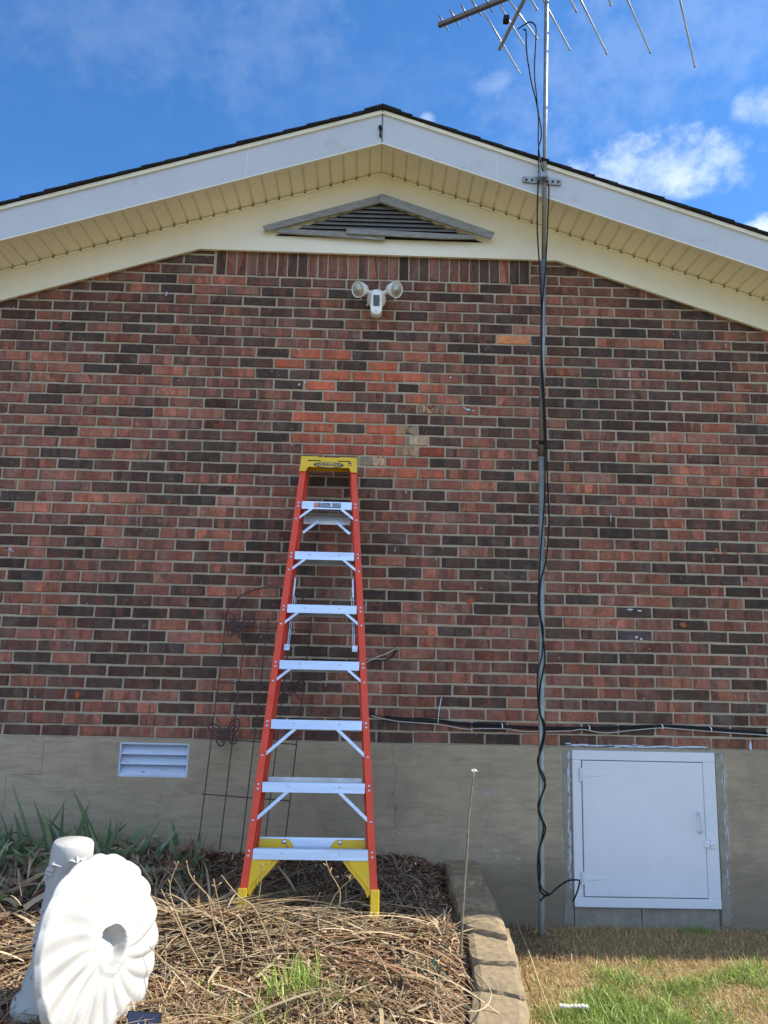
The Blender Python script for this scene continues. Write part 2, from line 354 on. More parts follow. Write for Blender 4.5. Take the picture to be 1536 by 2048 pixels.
def groundmat(name, c1, c2, c3, s=3.):
    m, t, b = newmat(name); tc = N(t, 'ShaderNodeTexCoord'); P3 = tc.outputs['Object']
    c = ramp(t, noise(t, P3, s, 8, .65).outputs[0], ((.3, c1), (.7, c2))); c = mixc(t, maprange(t, noise(t, P3, 70, 5, .7).outputs[0], .45, .7), c, c3)
    LK(t, c, b.inputs['Base Color']); b.inputs['Roughness'].default_value = .97; bump(t, b, noise(t, P3, 55, 8, .7).outputs[0], 1., .02); return m
M['lawn'] = groundmat('lawn_soil', (.34, .26, .13), (.20, .21, .075), (.17, .13, .07))
M['soil'] = groundmat('bed_soil', (.095, .065, .045), (.16, .115, .075), (.04, .028, .02))

# ------------------------------------------------------------------ house
YW = 4.30; PK = .015; SL = .323; ZS = 4.423        # wall face, ridge x, roof slope, soffit height at the ridge
def rake(x, z=ZS): return z - SL*abs(x-PK)
house = thing('brick_house', 'red and brown brick house gable with cream eaves above a grey foundation', 'house', (0, YW, 0))
ROWC = .06601; Z0 = 3.6815; rnd = random.Random(3)
CODE = {'d': (.062, .042, .034), 'x': (.102, .060, .048), 'm': (.182, .088, .065), 'r': (.245, .112, .082), 'O': (.33, .108, .064), 'R': (.27, .082, .058),
        'S': (.30, .245, .17), 'P': (.52, .24, .11), 'w': (.070, .060, .066)}
MXA = {'d': (.50, .75), 'x': (.66, 1.15), 'm': (.24, 1.0), 'r': (.14, .95), 'O': (.12, .55), 'R': (.10, .5), 'S': (.7, 1.3), 'P': (.0, .3), 'w': (.2, .4)}
bv = []; bf = []; bc = []; bx = []
def brick(x0, x1, z0, z1, code):
    """one brick: slightly uneven box with eased front edges"""
    j = lambda s: rnd.uniform(-s, s)
    yf = YW + rnd.uniform(-.0030, .0015); e = rnd.uniform(.0022, .0042); yb = YW+.03; tx, tz = j(.006), j(.012); ds = [j(.0022), j(.0018), j(.0022), j(.0018)]
    per = []
    nl = max(2, int(round((x1-x0)/.036))); ns_ = max(2, int(round((z1-z0)/.03)))
    for k in range(nl): per.append((x0+(x1-x0)*k/nl, z0+ds[0]))
    for k in range(ns_): per.append((x1+ds[1], z0+(z1-z0)*k/ns_))
    for k in range(nl): per.append((x1-(x1-x0)*k/nl, z1+ds[2]))
    for k in range(ns_): per.append((x0+ds[3], z1-(z1-z0)*k/ns_))
    per = [(x+j(.0011), z+j(.0011)) for x, z in per]; cx_, cz_ = (x0+x1)/2, (z0+z1)/2; P_ = len(per); n = len(bv)
    def yy(x, z): return yf+(x-cx_)*tx+(z-cz_)*tz
    for x, z in per:
        ex = e*(1 if x < cx_ else -1)*(1 if abs(x-cx_) > (x1-x0)/2-.006 else 0); ez = e*(1 if z < cz_ else -1)*(1 if abs(z-cz_) > (z1-z0)/2-.006 else 0)
        bv.append((x+ex, yy(x, z), z+ez))
    for x, z in per: bv.append((x, yy(x, z)+.0035+rnd.uniform(0, .0015), z))
    for x, z in per: bv.append((x, yb, z))
    bf.append(tuple(range(n, n+P_)))
    for k in range(P_):
        l = (k+1) % P_; bf.append((n+P_+k, n+P_+l, n+l, n+k)); bf.append((n+2*P_+k, n+2*P_+l, n+P_+l, n+P_+k))
    c = CODE[code]; g = rnd.gauss(1, .13) if code in 'dxmr' else rnd.gauss(1, .08); h = rnd.uniform(-.06, .06)
    if code == 'd' and rnd.random() < .3: c = (.058, .043, .037)
    if code == 'd' and rnd.random() < .35: c = (.082, .052, .042)
    if code == 'm' and rnd.random() < .35: c = (.150, .078, .062)
    c = (c[0]*g*(1+h)*1.08, c[1]*g, c[2]*g*(1-h)*.93); a = MXA[code]; r = rnd.random()
    bc.extend([c]*(3*P_)); bx.extend([(a[0]*rnd.uniform(.5, 1.4), r, a[1])]*(3*P_))
DATA = """-2:-1426x -1193d 1056d 1270m
-1:-1549m -1333d -1133m 1146m 1362d 1563m
0:-1743m -1652m -1432d -1225r -1013r -801x -592d -394m -181d 25m 231m 438m 645d 848m 1056m 1271m 1480x 1692m
1:-1960m -1754d -1543m -1328d -1124m -917m -705d -504m -295d -90m 123d 329d 535d 742m 949m 1161m 1367m 1576d 1792d
2:-2199m -2072m -1863m -1649m -1438x -1232m -1021d -814d -608m -401m -193d 12m 221m 431m 637m 847d 1054m 1272m 1488m 1688m 1900d 2121m
3:-2389d -2180d -1971d -1758d -1544d -1342m -1128m -921m -710d -503m -295m -86m 122d 331m 540d 746d 952m 1158m 1372d 1584d 1791m 2003d 2208d
4:-2279d -2067r -1855d -1642d -1428d -1223m -1009m -806x -596m -388d -185m 23m 235m 440m 645d 854m 1060d 1266d 1480d 1687d 1898d 2110m 2318m
5:-2378m -2174d -1966d -1754m -1542d -1333m -1123d -914m -704m -501m -290m -79d 128d 336x 545x 754P 963d 1168d 1373m 1579r 1786x 2001m 2213d 2424m
6:-2273d -2062m -1843d -1638m -1422d -1217m -1009m -803d -597m -391m -184x 23m 229m 445d 645d 850d 1059d 1267d 1472d 1682d 1889m 2103d 2319d
7:-2371m -2169d -1962x -1754x -1543d -1335d -1126m -918m -717x -511O -321O -135d 64x 183O 338m 545d 749m 953m 1162d 1370m 1579d 1785d 1995d 2205m
8:-2275m -2072m -1854m -1635d -1428m -1220x -1016m -816d -607O -418x -228d -38O 152d 279d 438m 649m 853m 1053m 1268d 1473m 1678m 1887d 2101d 2315m
9:-2380d -2174m -1965m -1754d -1544d -1333r -1125m -918r -714d -513x -320O -131O 59O 189O 340m 546x 753m 960d 1168d 1375d 1575m 1792d 2001d 2214m
10:-2268m -2059m -1846m -1632m -1422m -1215d -1008m -809x -601d -416O -223d -38O 147d 281O 447d 654m 856m 1063d 1273m 1477x 1681d 1889d 2098m 2311d
11:-2377m -2168m -1960d -1743m -1529m -1319r -1109m -907m -699m -492d -300O -111x 70x 191O 341m 547d 753m 959d 1169d 1379d 1583d 1794m 2002m 2211m
12:-2273m -2065d -1853m -1644r -1435m -1221m -1012x -805x -595m -415d -223d -35d 145d 271S 437m 646m 855m 1061d 1270d 1477d 1688d 1895d 2111d 2323m
13:-2377d -2170d -1954m -1735x -1522d -1310r -1096r -891d -685m -478O -287O -107O 80d 206d 343x 551m 756d 962m 1175d 1384d 1586d 1789m 2000m 2208d
14:-2274m -2067r -1856m -1644m -1432m -1224m -1011x -806m -600d -413O -218d -39O 156S 277d 442m 650d 851m 1063d 1272m 1477d 1687r 1898r 2108m 2323d
15:-2382r -2175m -1953d -1742r -1523r -1315m -1103d -899m -690d -488O -302O -115O 76O 208S 341d 544m 748d 956d 1161m 1373m 1578m 1788m 1994m 2208d
16:-2271m -2065m -1851m -1637d -1426m -1214d -1007d -799m -590m -412R -222R -39R 151S 279R 443x 646r 854m 1065d 1269x 1477m 1686m 1896x 2105m 2319m
17:-2374m -2169m -1959d -1742m -1524m -1309x -1098d -891m -687m -475m -285m -76S 86R 203R 346d 541m 744d 951d 1162d 1373d 1578d 1790r 1995r 2205r
18:-2272d -2063m -1850d -1637x -1423d -1213m -999d -791d -580m -399m -221m -36O 149O 281O 444m 654d 861r 1068m 1274m 1474d 1693r 1894r 2110m 2315d
19:-2166m -1954m -1738m -1521d -1311d -1101m -891m -688m -481d -265d -65d 139m 344m 546r 748d 954d 1156r 1362m 1573m 1781r 1993r 2201r
20:-2280m -2069m -1853m -1641d -1424d -1219d -1006d -799m -585m -378m -163x 37m 245d 449m 658m 864d 1066x 1271d 1474r 1681r 1888d 2099m 2311m
21:-2167d -1956r -1741r -1525m -1316d -1107d -902r -700r -490m -284x -61d 123m 327d 531r 743d 948d 1150r 1359m 1569x 1779m 1986r 2202d
22:-2280d -2070r -1859r -1644m -1425m -1213m -1005m -792m -590m -384m -182m 29m 232m 439m 647d 847d 1052d 1260d 1462d 1672r 1878d 2092d 2303x
23:-2172m -1958m -1751d -1540m -1333m -1121m -914x -705d -500m -294m -88m 118m 321m 524r 735d 940d 1148d 1356d 1561d 1774r 1988d 2194m
24:-2288d -2075m -1854d -1648m -1433d -1222m -1012r -807m -599m -390m -193m 13d 222m 425d 632d 835m 1047d 1246m 1450x 1663m 1868d 2078d 2295r
25:-2184d -1971r -1758d -1548r -1342m -1127d -924m -721d -509d -300m -95d 105d 319d 525m 735d 938m 1146m 1352m 1560m 1769d 1977d 2191d
26:-2288m -2076m -1864d -1647d -1442m -1232m -1018d -811d -604m -400m -203d 9m 213m 422d 628d 831d 1037d 1243m 1450d 1662d 1870m 2086d 2299d
27:-2188d -1976m -1761m -1552d -1347r -1133d -924m -717d -510d -303m -95m 112d 317r 526d 727d 933m 1139m 1345m 1556m 1767d 1983d 2195m
28:-2288m -2077d -1866m -1654m -1442d -1233m -1017d -815m -609m -398m -199m 8m 216m 420x 625d 830d 1035m 1244m 1450m 1657m 1876m 2091d 2310d
29:-2185d -1974r -1763d -1552d -1340r -1139d -931r -722r -512d -302m -95d 111d 319x 527x 735d 940d 1149d 1353r 1563r 1773d 1984m 2199d
30:-2288m -2082r -1864r -1653d -1442d -1235m -1030d -822x -621d -412d -209d -7x 203m 406m 614d 822d 1026m 1238r 1443d 1656d 1874x 2091m 2310m
31:-2185m -1975m -1769d -1559d -1348d -1137d -930m -718m -513m -312m -114m 100r 309m 516m 719m 923d 1135m 1342r 1555m 1772d 1985m 2199m
32:-2079d -1870m -1656d -1446d -1240m -1029m -822m -622m -417m -209m -15d 198r 404d 610m 821m 1028d 1235x 1447w 1655m 1875d 2096d 2305m
33:-2196m -1988r -1771m -1555x -1349d -1139r -933r -722d -518d -314m -106m 99m 300m 509m 716m 926m 1136m 1343m 1554m 1766m 1986d 2202m
34:-2076x -1864x -1655d -1443x -1237d -1031r -822d -622d -415d -215d -7m 193m 402m 615m 824m 1034d 1247d 1454d 1665m 1880m 2096m 2309m
35:-2207r -1992d -1777r -1565d -1350d -1141x -932d -726m -520d -316d -109d 98m 302x 510m 715m 925d 1130m 1339m 1554m 1764m 1983d 2202m
36:-2087d -1880d -1669d -1458d -1249d -1041d -836m -630m -421d -218m -11m 192m 403m 607m 820m 1028m 1241m 1450m 1660m 1878m 2097d 2312m
37:-2203d -1996r -1790d -1576d -1365d -1153d -949m -737d -532d -330d -127m 87m 293d 496m 704d 916m 1128m 1332m 1545x 1759d 1976m 2198m
38:-2094d -1888x -1679d -1465r -1258m -1047d -847d -635d -426m -228m -15m 187m 401d 600d 808m 1023m 1230d 1439d 1659m 1872d 2086d 2303m
39:-2213d -2008m -1792x -1586m -1376m -1162d -951m -744x -540d -335d -130d 68m 277m 479m 686m 900m 1107m 1322d 1534d 1757m 1977d 2194m
40:-2094m -1886m -1677m -1468d -1258m -1048x -839m -635d -435d -223d -19d 193d 399m 608d 811m 1018m 1231d 1439d 1650m 1866m 2082d 2299m
41:-2008d -1797d -1588m -1372m -1167m -954m -744m -541m -337d -133d 71d 279m 480d 682d 884m 1101d 1315m 1533m 1752m 1967m 2194m"""
def wallz(t): return Z0 - t*ROWC
PITCH = .208; MJ = .0122
def fillcode(): return rnd.choices('dxmr', (36, 9, 42, 13))[0]
solL, solR = -.992, .962
topz = lambda x: rake(x, 4.30)
for line in DATA.split('\n'):
    t, rest = line.split(':'); t = int(t); E_ = [(int(q[:-1])/1000, q[-1]) for q in rest.split()]
    zc = wallz(t); z0, z1 = zc-ROWC/2+MJ/2, zc+ROWC/2-MJ/2
    groups = [E_]
    if t < 0: groups = [[e for e in E_ if e[0] < 0], [e for e in E_ if e[0] > 0]]
    for gi, G in enumerate(groups):
        if t < 0 and gi == 0:
            end = solL-.01
        elif t < 0: end = None
        else: end = None
        left = G[0][0]; pre = []
        if not (t < 0 and gi == 1):
            x = left
            while x > -6.2: x -= PITCH; pre.append((x, fillcode()))
            G = pre[::-1] + G
        elif G[0][0] > solR+.02: G = [(solR, 'm')] + [g for g in G if g[0] > solR+.08]
        if end is None:
            x = G[-1][0]
            while x < 6.2: x += PITCH; G = G + [(x, fillcode())]
            G = G + [(x+PITCH, 'm')]; end = x+PITCH
        for i, (x, cde) in enumerate(G):
            x1 = G[i+1][0] if i+1 < len(G) else end
            if x1-x < .03 or x1-x > .40: x1 = min(x+PITCH, end)
            if x1-x < .03: continue
            if z0 > topz((x+x1)/2): continue
            brick(x+MJ/2, x1-MJ/2, z0, z1, cde)
for t in range(-3, -9, -1):                          # cut courses up under the rake boards
    zc = wallz(t); z0, z1 = zc-ROWC/2+MJ/2, zc+ROWC/2-MJ/2
    if t < -3: break
    for sgn in (-1, 1):
        x = solL-.01 if sgn < 0 else solR+.01
        for k in range(6):
            a, b2 = (x-PITCH, x) if sgn < 0 else (x, x+PITCH); brick(a+MJ/2, b2-MJ/2, z0, z1, fillcode()); x += sgn*PITCH
sc_ = 'xmmmmdmddmmmmmmmmmmdmdmmmmmdxmddd'; sc_ = 'xmmmmxmddmmmmmmmmmdmdmmmmmdxrdd'
ns = len(sc_); zz0 = wallz(0)+ROWC/2+MJ/2; pw = (solR-solL)/ns
for i, ch_ in enumerate(sc_): brick(solL+i*pw+.004, solL+(i+1)*pw-.005, zz0, zz0+.195, ch_)
V = bv; me_ = bpy.data.meshes.new('brick_wall'); me_.from_pydata(bv, [], bf); me_.update(); me_.materials.append(M['brick'])
brk = bpy.data.objects.new('brick_wall', me_); C.objects.link(brk); adopt(brk, house)
a_ = me_.color_attributes.new('col', 'FLOAT_COLOR', 'POINT'); c_ = np.ones((len(V), 4), np.float32); c_[:, :3] = np.array(bc, np.float32); a_.data.foreach_set('color', c_.ravel())
a_ = brk.data.color_attributes.new('mx', 'FLOAT_COLOR', 'POINT'); c_ = np.ones((len(V), 4), np.float32); c_[:, :3] = np.array(bx, np.float32); a_.data.foreach_set('color', c_.ravel())
brk['label'] = 'running bond brickwork with an orange red repaired patch'
ZF = wallz(41)-ROWC/2                                 # top of foundation
mb = MB(); g_ = [(-6.3, ZF-.02), (6.3, ZF-.02), (6.3, rake(6.3, 4.36)), (PK, 4.36), (-6.3, rake(6.3, 4.36))]
mb.prism(g_, 'y', YW+.0065, YW+.2).build('mortar_bed', M['mortar'], house)

# foundation with openings for vent and hatch
VX0, VX1, VZ0, VZ1 = -1.352, -.968, .738, .922
DX0, DX1, DZ0, DZ1 = 1.165, 1.968, .0, .928
mb = MB(); YF0, YF1 = YW-.010, YW+.15
for x0, x1, z0, z1 in ((-6.3, VX0, -.4, ZF), (VX0, VX1, -.4, VZ0), (VX0, VX1, VZ1, ZF), (VX1, DX0, -.4, ZF), (DX0, DX1, DZ1, ZF), (DX1, 6.3, -.4, ZF)): mb.box(x0, x1, YF0, YF1, z0, z1)
fo = mb.build('foundation_wall', M['foundation'], house)
fv = MB(); bar_ = .010
fv.box(VX0-.002, VX0+bar_, YW-.006, YW+.07, VZ0, VZ1).box(VX1-bar_, VX1+.002, YW-.006, YW+.07, VZ0, VZ1).box(VX0+bar_, VX1-bar_, YW-.008, YW+.07, VZ1-.012, VZ1+.002).box(VX0+bar_, VX1-bar_, YW-.006, YW+.07, VZ0-.002, VZ0+.012)
fvent = fv.build('foundation_vent', M['vent_white'], house, .0015); fvent['label'] = 'small louvred vent with flaking bluish white paint'
MB().box(VX0+bar_, VX1-bar_, YW+.06, YW+.066, VZ0+.01, VZ1-.01).build('backing', M['dark'], fvent)
for k in range(3):
    zt = VZ1-.014-k*.053
    MB().prism([(YW+.052, zt), (YW+.046, zt), (YW+.002, zt-.046), (YW-.002, zt-.052), (YW+.008, zt-.052)], 'x', VX0+bar_+.001, VX1-bar_-.001).build('louvre', M['vent_white'], fvent)

# crawl space hatch
hd = MB(); fw = .050
hd.box(DX0, DX1, YW-.030, YW+.05, DZ1-fw, DZ1).box(DX0, DX1-.0, YW-.030, YW+.05, .112, .112+fw).box(DX0, DX0+fw, YW-.028, YW+.05, .112+fw, DZ1-fw).box(DX1-fw-.02, DX1, YW-.028, YW+.05, .112+fw, DZ1-fw)
hatch = hd.build('crawl_space_hatch', M['door'], house, .003); hatch['label'] = 'white painted hatch low in the foundation'
pn = MB().box(DX0+fw+.004, DX1-fw-.024, YW-.034, YW-.010, .112+fw+.006, DZ1-fw-.004).build('panel', M['door'], hatch, .003)
MB().box(DX0+.02, DX1-.02, YW+.0, YW+.004, .13, DZ1-.01).build('backing', M['dark'], hatch)
for z in (.80, .26):
    h = MB(); x0 = DX0+fw-.012
    h.box(x0, x0+.016, YW-.037, YW-.0345, z-.035, z+.035).prism([(x0+.016, z-.013), (x0+.13, z-.004), (x0+.13, z+.004), (x0+.016, z+.013)], 'y', YW-.037, YW-.0345); h.tube([(x0+.010, YW-.037, z-.034), (x0+.010, YW-.037, z+.034)], .0032)
    h.build('hinge', M['door'], hatch, .001)
hx = DX1-.105; h = MB().box(hx-.014, hx+.014, YW-.037, YW-.0345, .60, .625).box(hx-.012, hx+.012, YW-.037, YW-.0345, .50, .52)
h.tube(spline([(hx, YW-.038, .613), (hx, YW-.060, .600), (hx+.001, YW-.064, .56), (hx, YW-.060, .52), (hx, YW-.038, .508)], 5), .0065); h.build('handle', M['door'], hatch)
h = MB().box(DX1-.085, DX1-.052, YW-.039, YW-.0345, .43, .468).box(DX1-.048, DX1-.012, YW-.036, YW-.0305, .425, .472).bar((DX1-.070, YW-.040, .452), (DX1-.022, YW-.040, .446), .010, .003, (0, 1, 0)); h.tube([(DX1-.03, YW-.044, .447), (DX1-.03, YW-.03, .447)], .004)
h.build('latch', M['door'], hatch, .001)
MB().box(DX0+.004, DX0+.37, YW-.008, YW+.14, -.3, .1105).box(DX0+.374, DX1-.003, YW-.006, YW+.14, -.3, .108).build('sill_blocks', M['sill'], house, .004)
for x0, x1 in ((DX0-.055, DX0-.004), (DX1+.004, DX1+.055)):
    sm_ = MB(); sm_.prism([(x0, .02), (x0+.012, .3), (x0+.003, .6), (x0+.006, .925), (x1, .925), (x1, .02)], 'y', YF0-.0035, YF0+.002)
    sm_.build('mortar_patching', M['sill'], house)
# brush marks of white paint along the hatch
rp = random.Random(9)
ps = MB()
for k in range(150):
    side = rp.random()
    if side < .42: x = DX0-.018+rp.gauss(0, .004); z = rp.uniform(.2, .92); w_, h_ = rp.uniform(.002, .007), rp.uniform(.008, .05)
    elif side < .60: x = DX1+.05+rp.gauss(0, .004); z = rp.uniform(.15, .92); w_, h_ = rp.uniform(.001, .004), rp.uniform(.01, .05)
    else: x = rp.uniform(DX0-.02, DX1-.02); z = ZF+.012+rp.gauss(0, .003); w_, h_ = rp.uniform(.02, .08), rp.uniform(.0015, .005)
    y = (YF0-.0040 if side < .6 else YW-.0040)-k*.000008; pts = []
    for q in range(8):
        a = 2*pi*q/8; pts.append((x+cos(a)*w_*rp.uniform(.6, 1.2)/1.4, z+sin(a)*h_*rp.uniform(.6, 1.2)/1.4))
    ps.prism(pts, 'y', y, y+.0012)
tag(ps.build('paint_smears', M['vent_white'], house), kind='stuff')
# scattered paint and mortar splashes on the brickwork
sp_ = MB()
def splash(px, py, w_, h_, n=1, mat='vent_white', name='paint_splash'):
    p = at(px, py, YW); sp_ = MB()
    for k in range(n):
        cx, cz = p.x+rp.gauss(0, w_*.35)*(n > 1), p.z+rp.gauss(0, h_*.35)*(n > 1); s = 1 if n == 1 else rp.uniform(.2, .5)
        pts = [(cx+cos(2*pi*q/9)*w_/2*s*rp.uniform(.6, 1.15), cz+sin(2*pi*q/9)*h_/2*s*rp.uniform(.6, 1.15)) for q in range(9)]
        sp_.prism(pts, 'y', YW-.0052-.00003*k, YW-.0022)
    o = sp_.build(name, M[mat], house)
    if n > 1: tag(o, kind='stuff')
for a in ((603, 772, .035, .045, 3), (934, 820, .055, .022, 6), (1120, 774, .04, .012, 2), (1258, 750, .006, .04, 1), (1221, 1035, .005, .06, 1), (331, 588, .02, .03, 4), (470, 800, .004, .09, 4), (413, 515, .02, .014, 2),
          (1270, 1220, .07, .02, 4), (1272, 1275, .05, .03, 4), (1452, 694, .02, .02, 2), (40, 997, .05, .006, 3), (275, 1030, .006, .10, 5), (18, 1100, .06, .015, 4), (652, 1368, .004, .03, 1), (1500, 1492, .02, .05, 1), (1234, 1255, .004, .02, 1),
          (812, 985, .006, .03, 1), (790, 1100, .004, .03, 1), (545, 742, .05, .008, 2), (900, 755, .04, .016, 2), (580, 890, .04, .008, 2), (868, 1120, .02, .01, 3), (598, 700, .02, .006, 1)): splash(*a)

rp2 = random.Random(12); sp_ = MB()
for k in range(150):
    p = (rp2.uniform(-2.4, 2.5), rp2.uniform(1.0, 3.5)); s = rp2.uniform(.0015, .0035)
    sp_.prism([(p[0]+cos(q)*s*rp2.uniform(.6, 1.4), p[1]+sin(q)*s*rp2.uniform(.6, 1.6)) for q in (0, 1.2, 2.5, 3.8, 5)], 'y', YW-.0048, YW-.002)
tag(sp_.build('paint_specks', M['vent_white'], house), kind='stuff')
# broken orange clay faces
M['clay'] = plain('orange_clay', (.36, .085, .035), .9, var=.2, scale=40, bmp=.5)
for px, py, w_, h_ in ((939, 1202, .05, .035), (1075, 887, .03, .03), (1450, 1105, .03, .02), (1432, 1100, .025, .02), (1135, 935, .02, .05), (1067, 860, .02, .045), (1478, 1106, .02, .012), (338, 1005, .02, .02), (1365, 1250, .05, .03), (1225, 1245, .05, .02), (155, 1390, .03, .05)):
    splash(px, py, w_, h_, 1, 'clay', 'broken_face')


# gable trim: frieze board, white infill, soffit, fascia, roof
YB = YW-.026
fr = .190; zk = 3.872
def sideboard(s):
    xk = PK+s*1.118; xe = PK+s*6.3
    poly = [(xe, rake(xe)-fr), (xk, zk), (PK, zk), (PK, 4.06), (xk+s*-.02, rake(xk)-.03)]
    # board following the rake, plus infill down to the flat bottom edge
    poly = [(xe, rake(xe)-fr), (xk, zk), (PK, zk), (PK, ZS+.0), (xe, rake(xe)+.0)]
    return poly
for s in (-1, 1):
    o = MB().prism(sideboard(s), 'y', YB, YW+.004).build('frieze_board', M['frieze'], house, .0015)
MB().box(PK-1.118, PK+1.118, YB-.006, YB+.01, zk-.006, zk+.008).build('drip_flashing', M['frieze'], house, .001)
for s in (-1, 1):
    mb = MB(); p0 = Vector((PK+s*1.112, YB-.003, zk-.002)); p1 = Vector((PK+s*6.3, YB-.003, rake(PK+6.3)-fr-.002)); mb.bar(p0, p1, .010, .010, (0, 0, 1)); mb.build('drip_flashing', M['frieze'], house)
tr_ = MB()                                            # thin moulding where soffit meets frieze, seams in the cladding
for s in (-1, 1): tr_.bar((PK, YB-.006, ZS-.008), (PK+s*6.3, YB-.006, rake(PK+6.3)-.008), .014, .014, (0, 0, 1))
tr_.build('soffit_moulding', M['frieze'], house)
YE = 3.965
# soffit panels: each with a raised V-groove strip
for s in (-1, 1):
    mb = MB(); wd = .084 if s > 0 else .084; x = 0.; e1 = Vector((s, 0, -SL)).normalized(); L = 6.6; nrm = Vector((0, 1, 0)).cross(e1)*(1 if s < 0 else -1)
    if nrm.z > 0: nrm = -nrm
    base = Vector((PK, 0, ZS+.001)); n_ = int(L/wd); vs = []; fs = []
    for k in range(n_):
        d0 = k*wd
        for dd, hh in ((0, .0), (wd-.019, .0), (wd-.014, -.011), (wd-.006, -.011), (wd-.0005, .0)):
            p = base+e1*(d0+dd)+nrm*(-.004+hh); vs += [(p.x, YE+.012, p.z), (p.x, YW+.01, p.z)]
    for k in range(len(vs)//2-1): fs.append((2*k, 2*k+1, 2*k+3, 2*k+2))
    sof = MB().add(vs, fs).build('soffit_panel', M['soffit'], house)
    for k in range(min(n_, 40)):                     # dark weep gap at the wall end of every groove
        gp = MB()
        p = base+e1*(k*wd+wd-.0065)+nrm*.001; gp.box(p.x-.006, p.x+.006, YW-.040, YW-.034, p.z-.010, p.z-.002); gp.build('groove_end', M['dark'], sof)
fh = .205
for s, x in ((-1, -.38), (1, .30), (1, .52), (-1, -1.9), (1, 1.6)):
    MB().prism([(x, rake(x)-fr*.98), (x+.0018, rake(x)-fr*.98), (x+.0018, rake(x)-.02), (x, rake(x)-.02)], 'y', YB-.0012, YB+.001).build('seam', M['soffit'], house)
for s in (-1, 1):
    xe = PK+s*6.5; xs = PK+s*.0012
    poly = [(xs, ZS-.012), (xe, rake(xe)-.012), (xe, rake(xe)-.012+fh), (xs, ZS-.012+fh)]
    fa = MB().prism(poly, 'y', YE, YE+.020).build('fascia_board', M['white_pvc'], house, .0015)
    sm = MB()
    for x in ((-.78,) if s < 0 else (.70,)):
        sm.prism([(x, rake(x)-.010), (x+.0025, rake(x)-.010), (x+.0025-.01*s, rake(x)+fh-.02), (x-.01*s, rake(x)+fh-.02)], 'y', YE-.0012, YE+.002)
    sm.build('seam', M['frieze'], fa)
    lip = MB().bar((PK, YE+.006, ZS-.014), (xe, YE+.006, rake(xe)-.014), .022, .006, (0, 0, 1)).build('lower_lip', M['frieze'], fa)
    # drip edge and shingles
    de = MB().bar((PK+s*.002, YE-.006, ZS+fh-.018), (xe, YE-.006, rake(xe)+fh-.018), .012, .022, (0, 0, 1)).build('drip_edge', M['frieze'], house)
    e1 = Vector((s, 0, -SL)).normalized(); up = Vector((SL*s, 0, 1)).normalized()
    sh = MB(); k = 0; d = -.02
    while d < 6.9:
        wd = .142; p = Vector((PK, 0, ZS+fh-.004))+e1*d
        a = p; b_ = p+e1*(wd+.06); th = .008
        vs = []
        yj = rnd.uniform(-.004, .004)
        for y in (YE-.030+yj, YW+3.0):
            vs += [Vector((a.x, y, a.z))+up*(.0), Vector((b_.x, y, b_.z))+up*(-.0+.008), Vector((b_.x, y, b_.z))+up*(.008+th), Vector((a.x, y, a.z))+up*(th)]
        sh.add(vs, [(0, 1, 2, 3), (7, 6, 5, 4), (0, 4, 5, 1), (1, 5, 6, 2), (2, 6, 7, 3), (3, 7, 4, 0)]); d += wd; k += 1
    sh.build('roof_slope', M['shingle'], house)
dk = MB()
for s in (-1, 1):
    xe = PK+s*6.8
    dk.prism([(PK, ZS+fh-.03), (xe, rake(xe)+fh-.03), (xe, rake(xe)+fh-.006), (PK, ZS+fh-.006)], 'y', YE+.021, YW+3)
dk.build('roof_deck', M['dark'], house)
MB().prism([(PK-.11, ZS+fh-.11*SL+.006), (PK, ZS+fh+.006), (PK+.11, ZS+fh-.11*SL+.006), (PK+.11, ZS+fh-.11*SL+.016), (PK, ZS+fh+.018), (PK-.11, ZS+fh-.11*SL+.016)], 'y', YE-.036, YW+3).build('ridge_cap', M['shingle'], house)
# crumpled dark flap at the peak
MB().prism([(PK-.016, ZS+.028), (PK-.004, ZS+.022), (PK-.008, ZS+.060), (PK+.002, ZS+.082), (PK-.012, ZS+.104), (PK-.024, ZS+.088), (PK-.014, ZS+.062)], 'y', YE-.012, YE-.002).build('torn_flap', M['dark'], house)
MB().bar((PK+.0, YE-.003, ZS+.0), (PK+.0, YE-.003, ZS+fh-.02), .0035, .003, (0, 1, 0)).build('peak_seam', M['dark'], house)

# gable vent
gv = MB(); vz = 3.972
gv.prism([(-.63, vz), (.66, vz), (PK, 4.215)], 'y', YB-.004, YB-.001)
gvent = gv.build('gable_vent', M['dark'], house); gvent['label'] = 'low triangular vent with grey slats and peeling grey boards'
rg = random.Random(4)
for k in range(7):
    z = vz+.028+k*.028; half = (4.213-z-.012)/.335; 
    if half < .05: break
    sk = rg.uniform(-.006, .006); x0, x1 = PK-half*.93, PK+half*.93
    MB().prism([(YB-.004, z+.020), (YB-.008, z+.022), (YB-.028, z-.004), (YB-.030, z-.010), (YB-.024, z-.008)], 'x', x0, x1, M=Matrix.Translation((PK, 0, z)) @ Matrix.Rotation(sk*1.6, 4, 'Y') @ Matrix.Translation((-PK, 0, -z))).build('slat', M['louvre'], gvent)
MB().prism([(-.60, vz+.034), (.05, vz+.018), (.05, vz-.022), (-.62, vz+.004)], 'y', YB-.034, YB-.018).build('lower_board', M['grey_trim'], gvent, .002)
MB().prism([(-.19, vz+.040), (.615, vz+.020), (.615, vz-.002), (.40, vz-.008), (-.19, vz+.004)], 'y', YB-.050, YB-.036).build('lower_board', M['grey_trim'], gvent, .002)
MB().prism([(-.705, 4.012), (-.690, 3.975), (PK+.02, 4.200), (PK-.004, 4.246)], 'y', YB-.046, YB-.030).build('side_board', M['grey_trim'], gvent, .003)
MB().prism([(.728, 4.010), (.705, 3.966), (PK-.01, 4.190), (PK-.008, 4.243), (PK+.02, 4.243)], 'y', YB-.062, YB-.047).build('side_board', M['grey_trim'], gvent, .003)

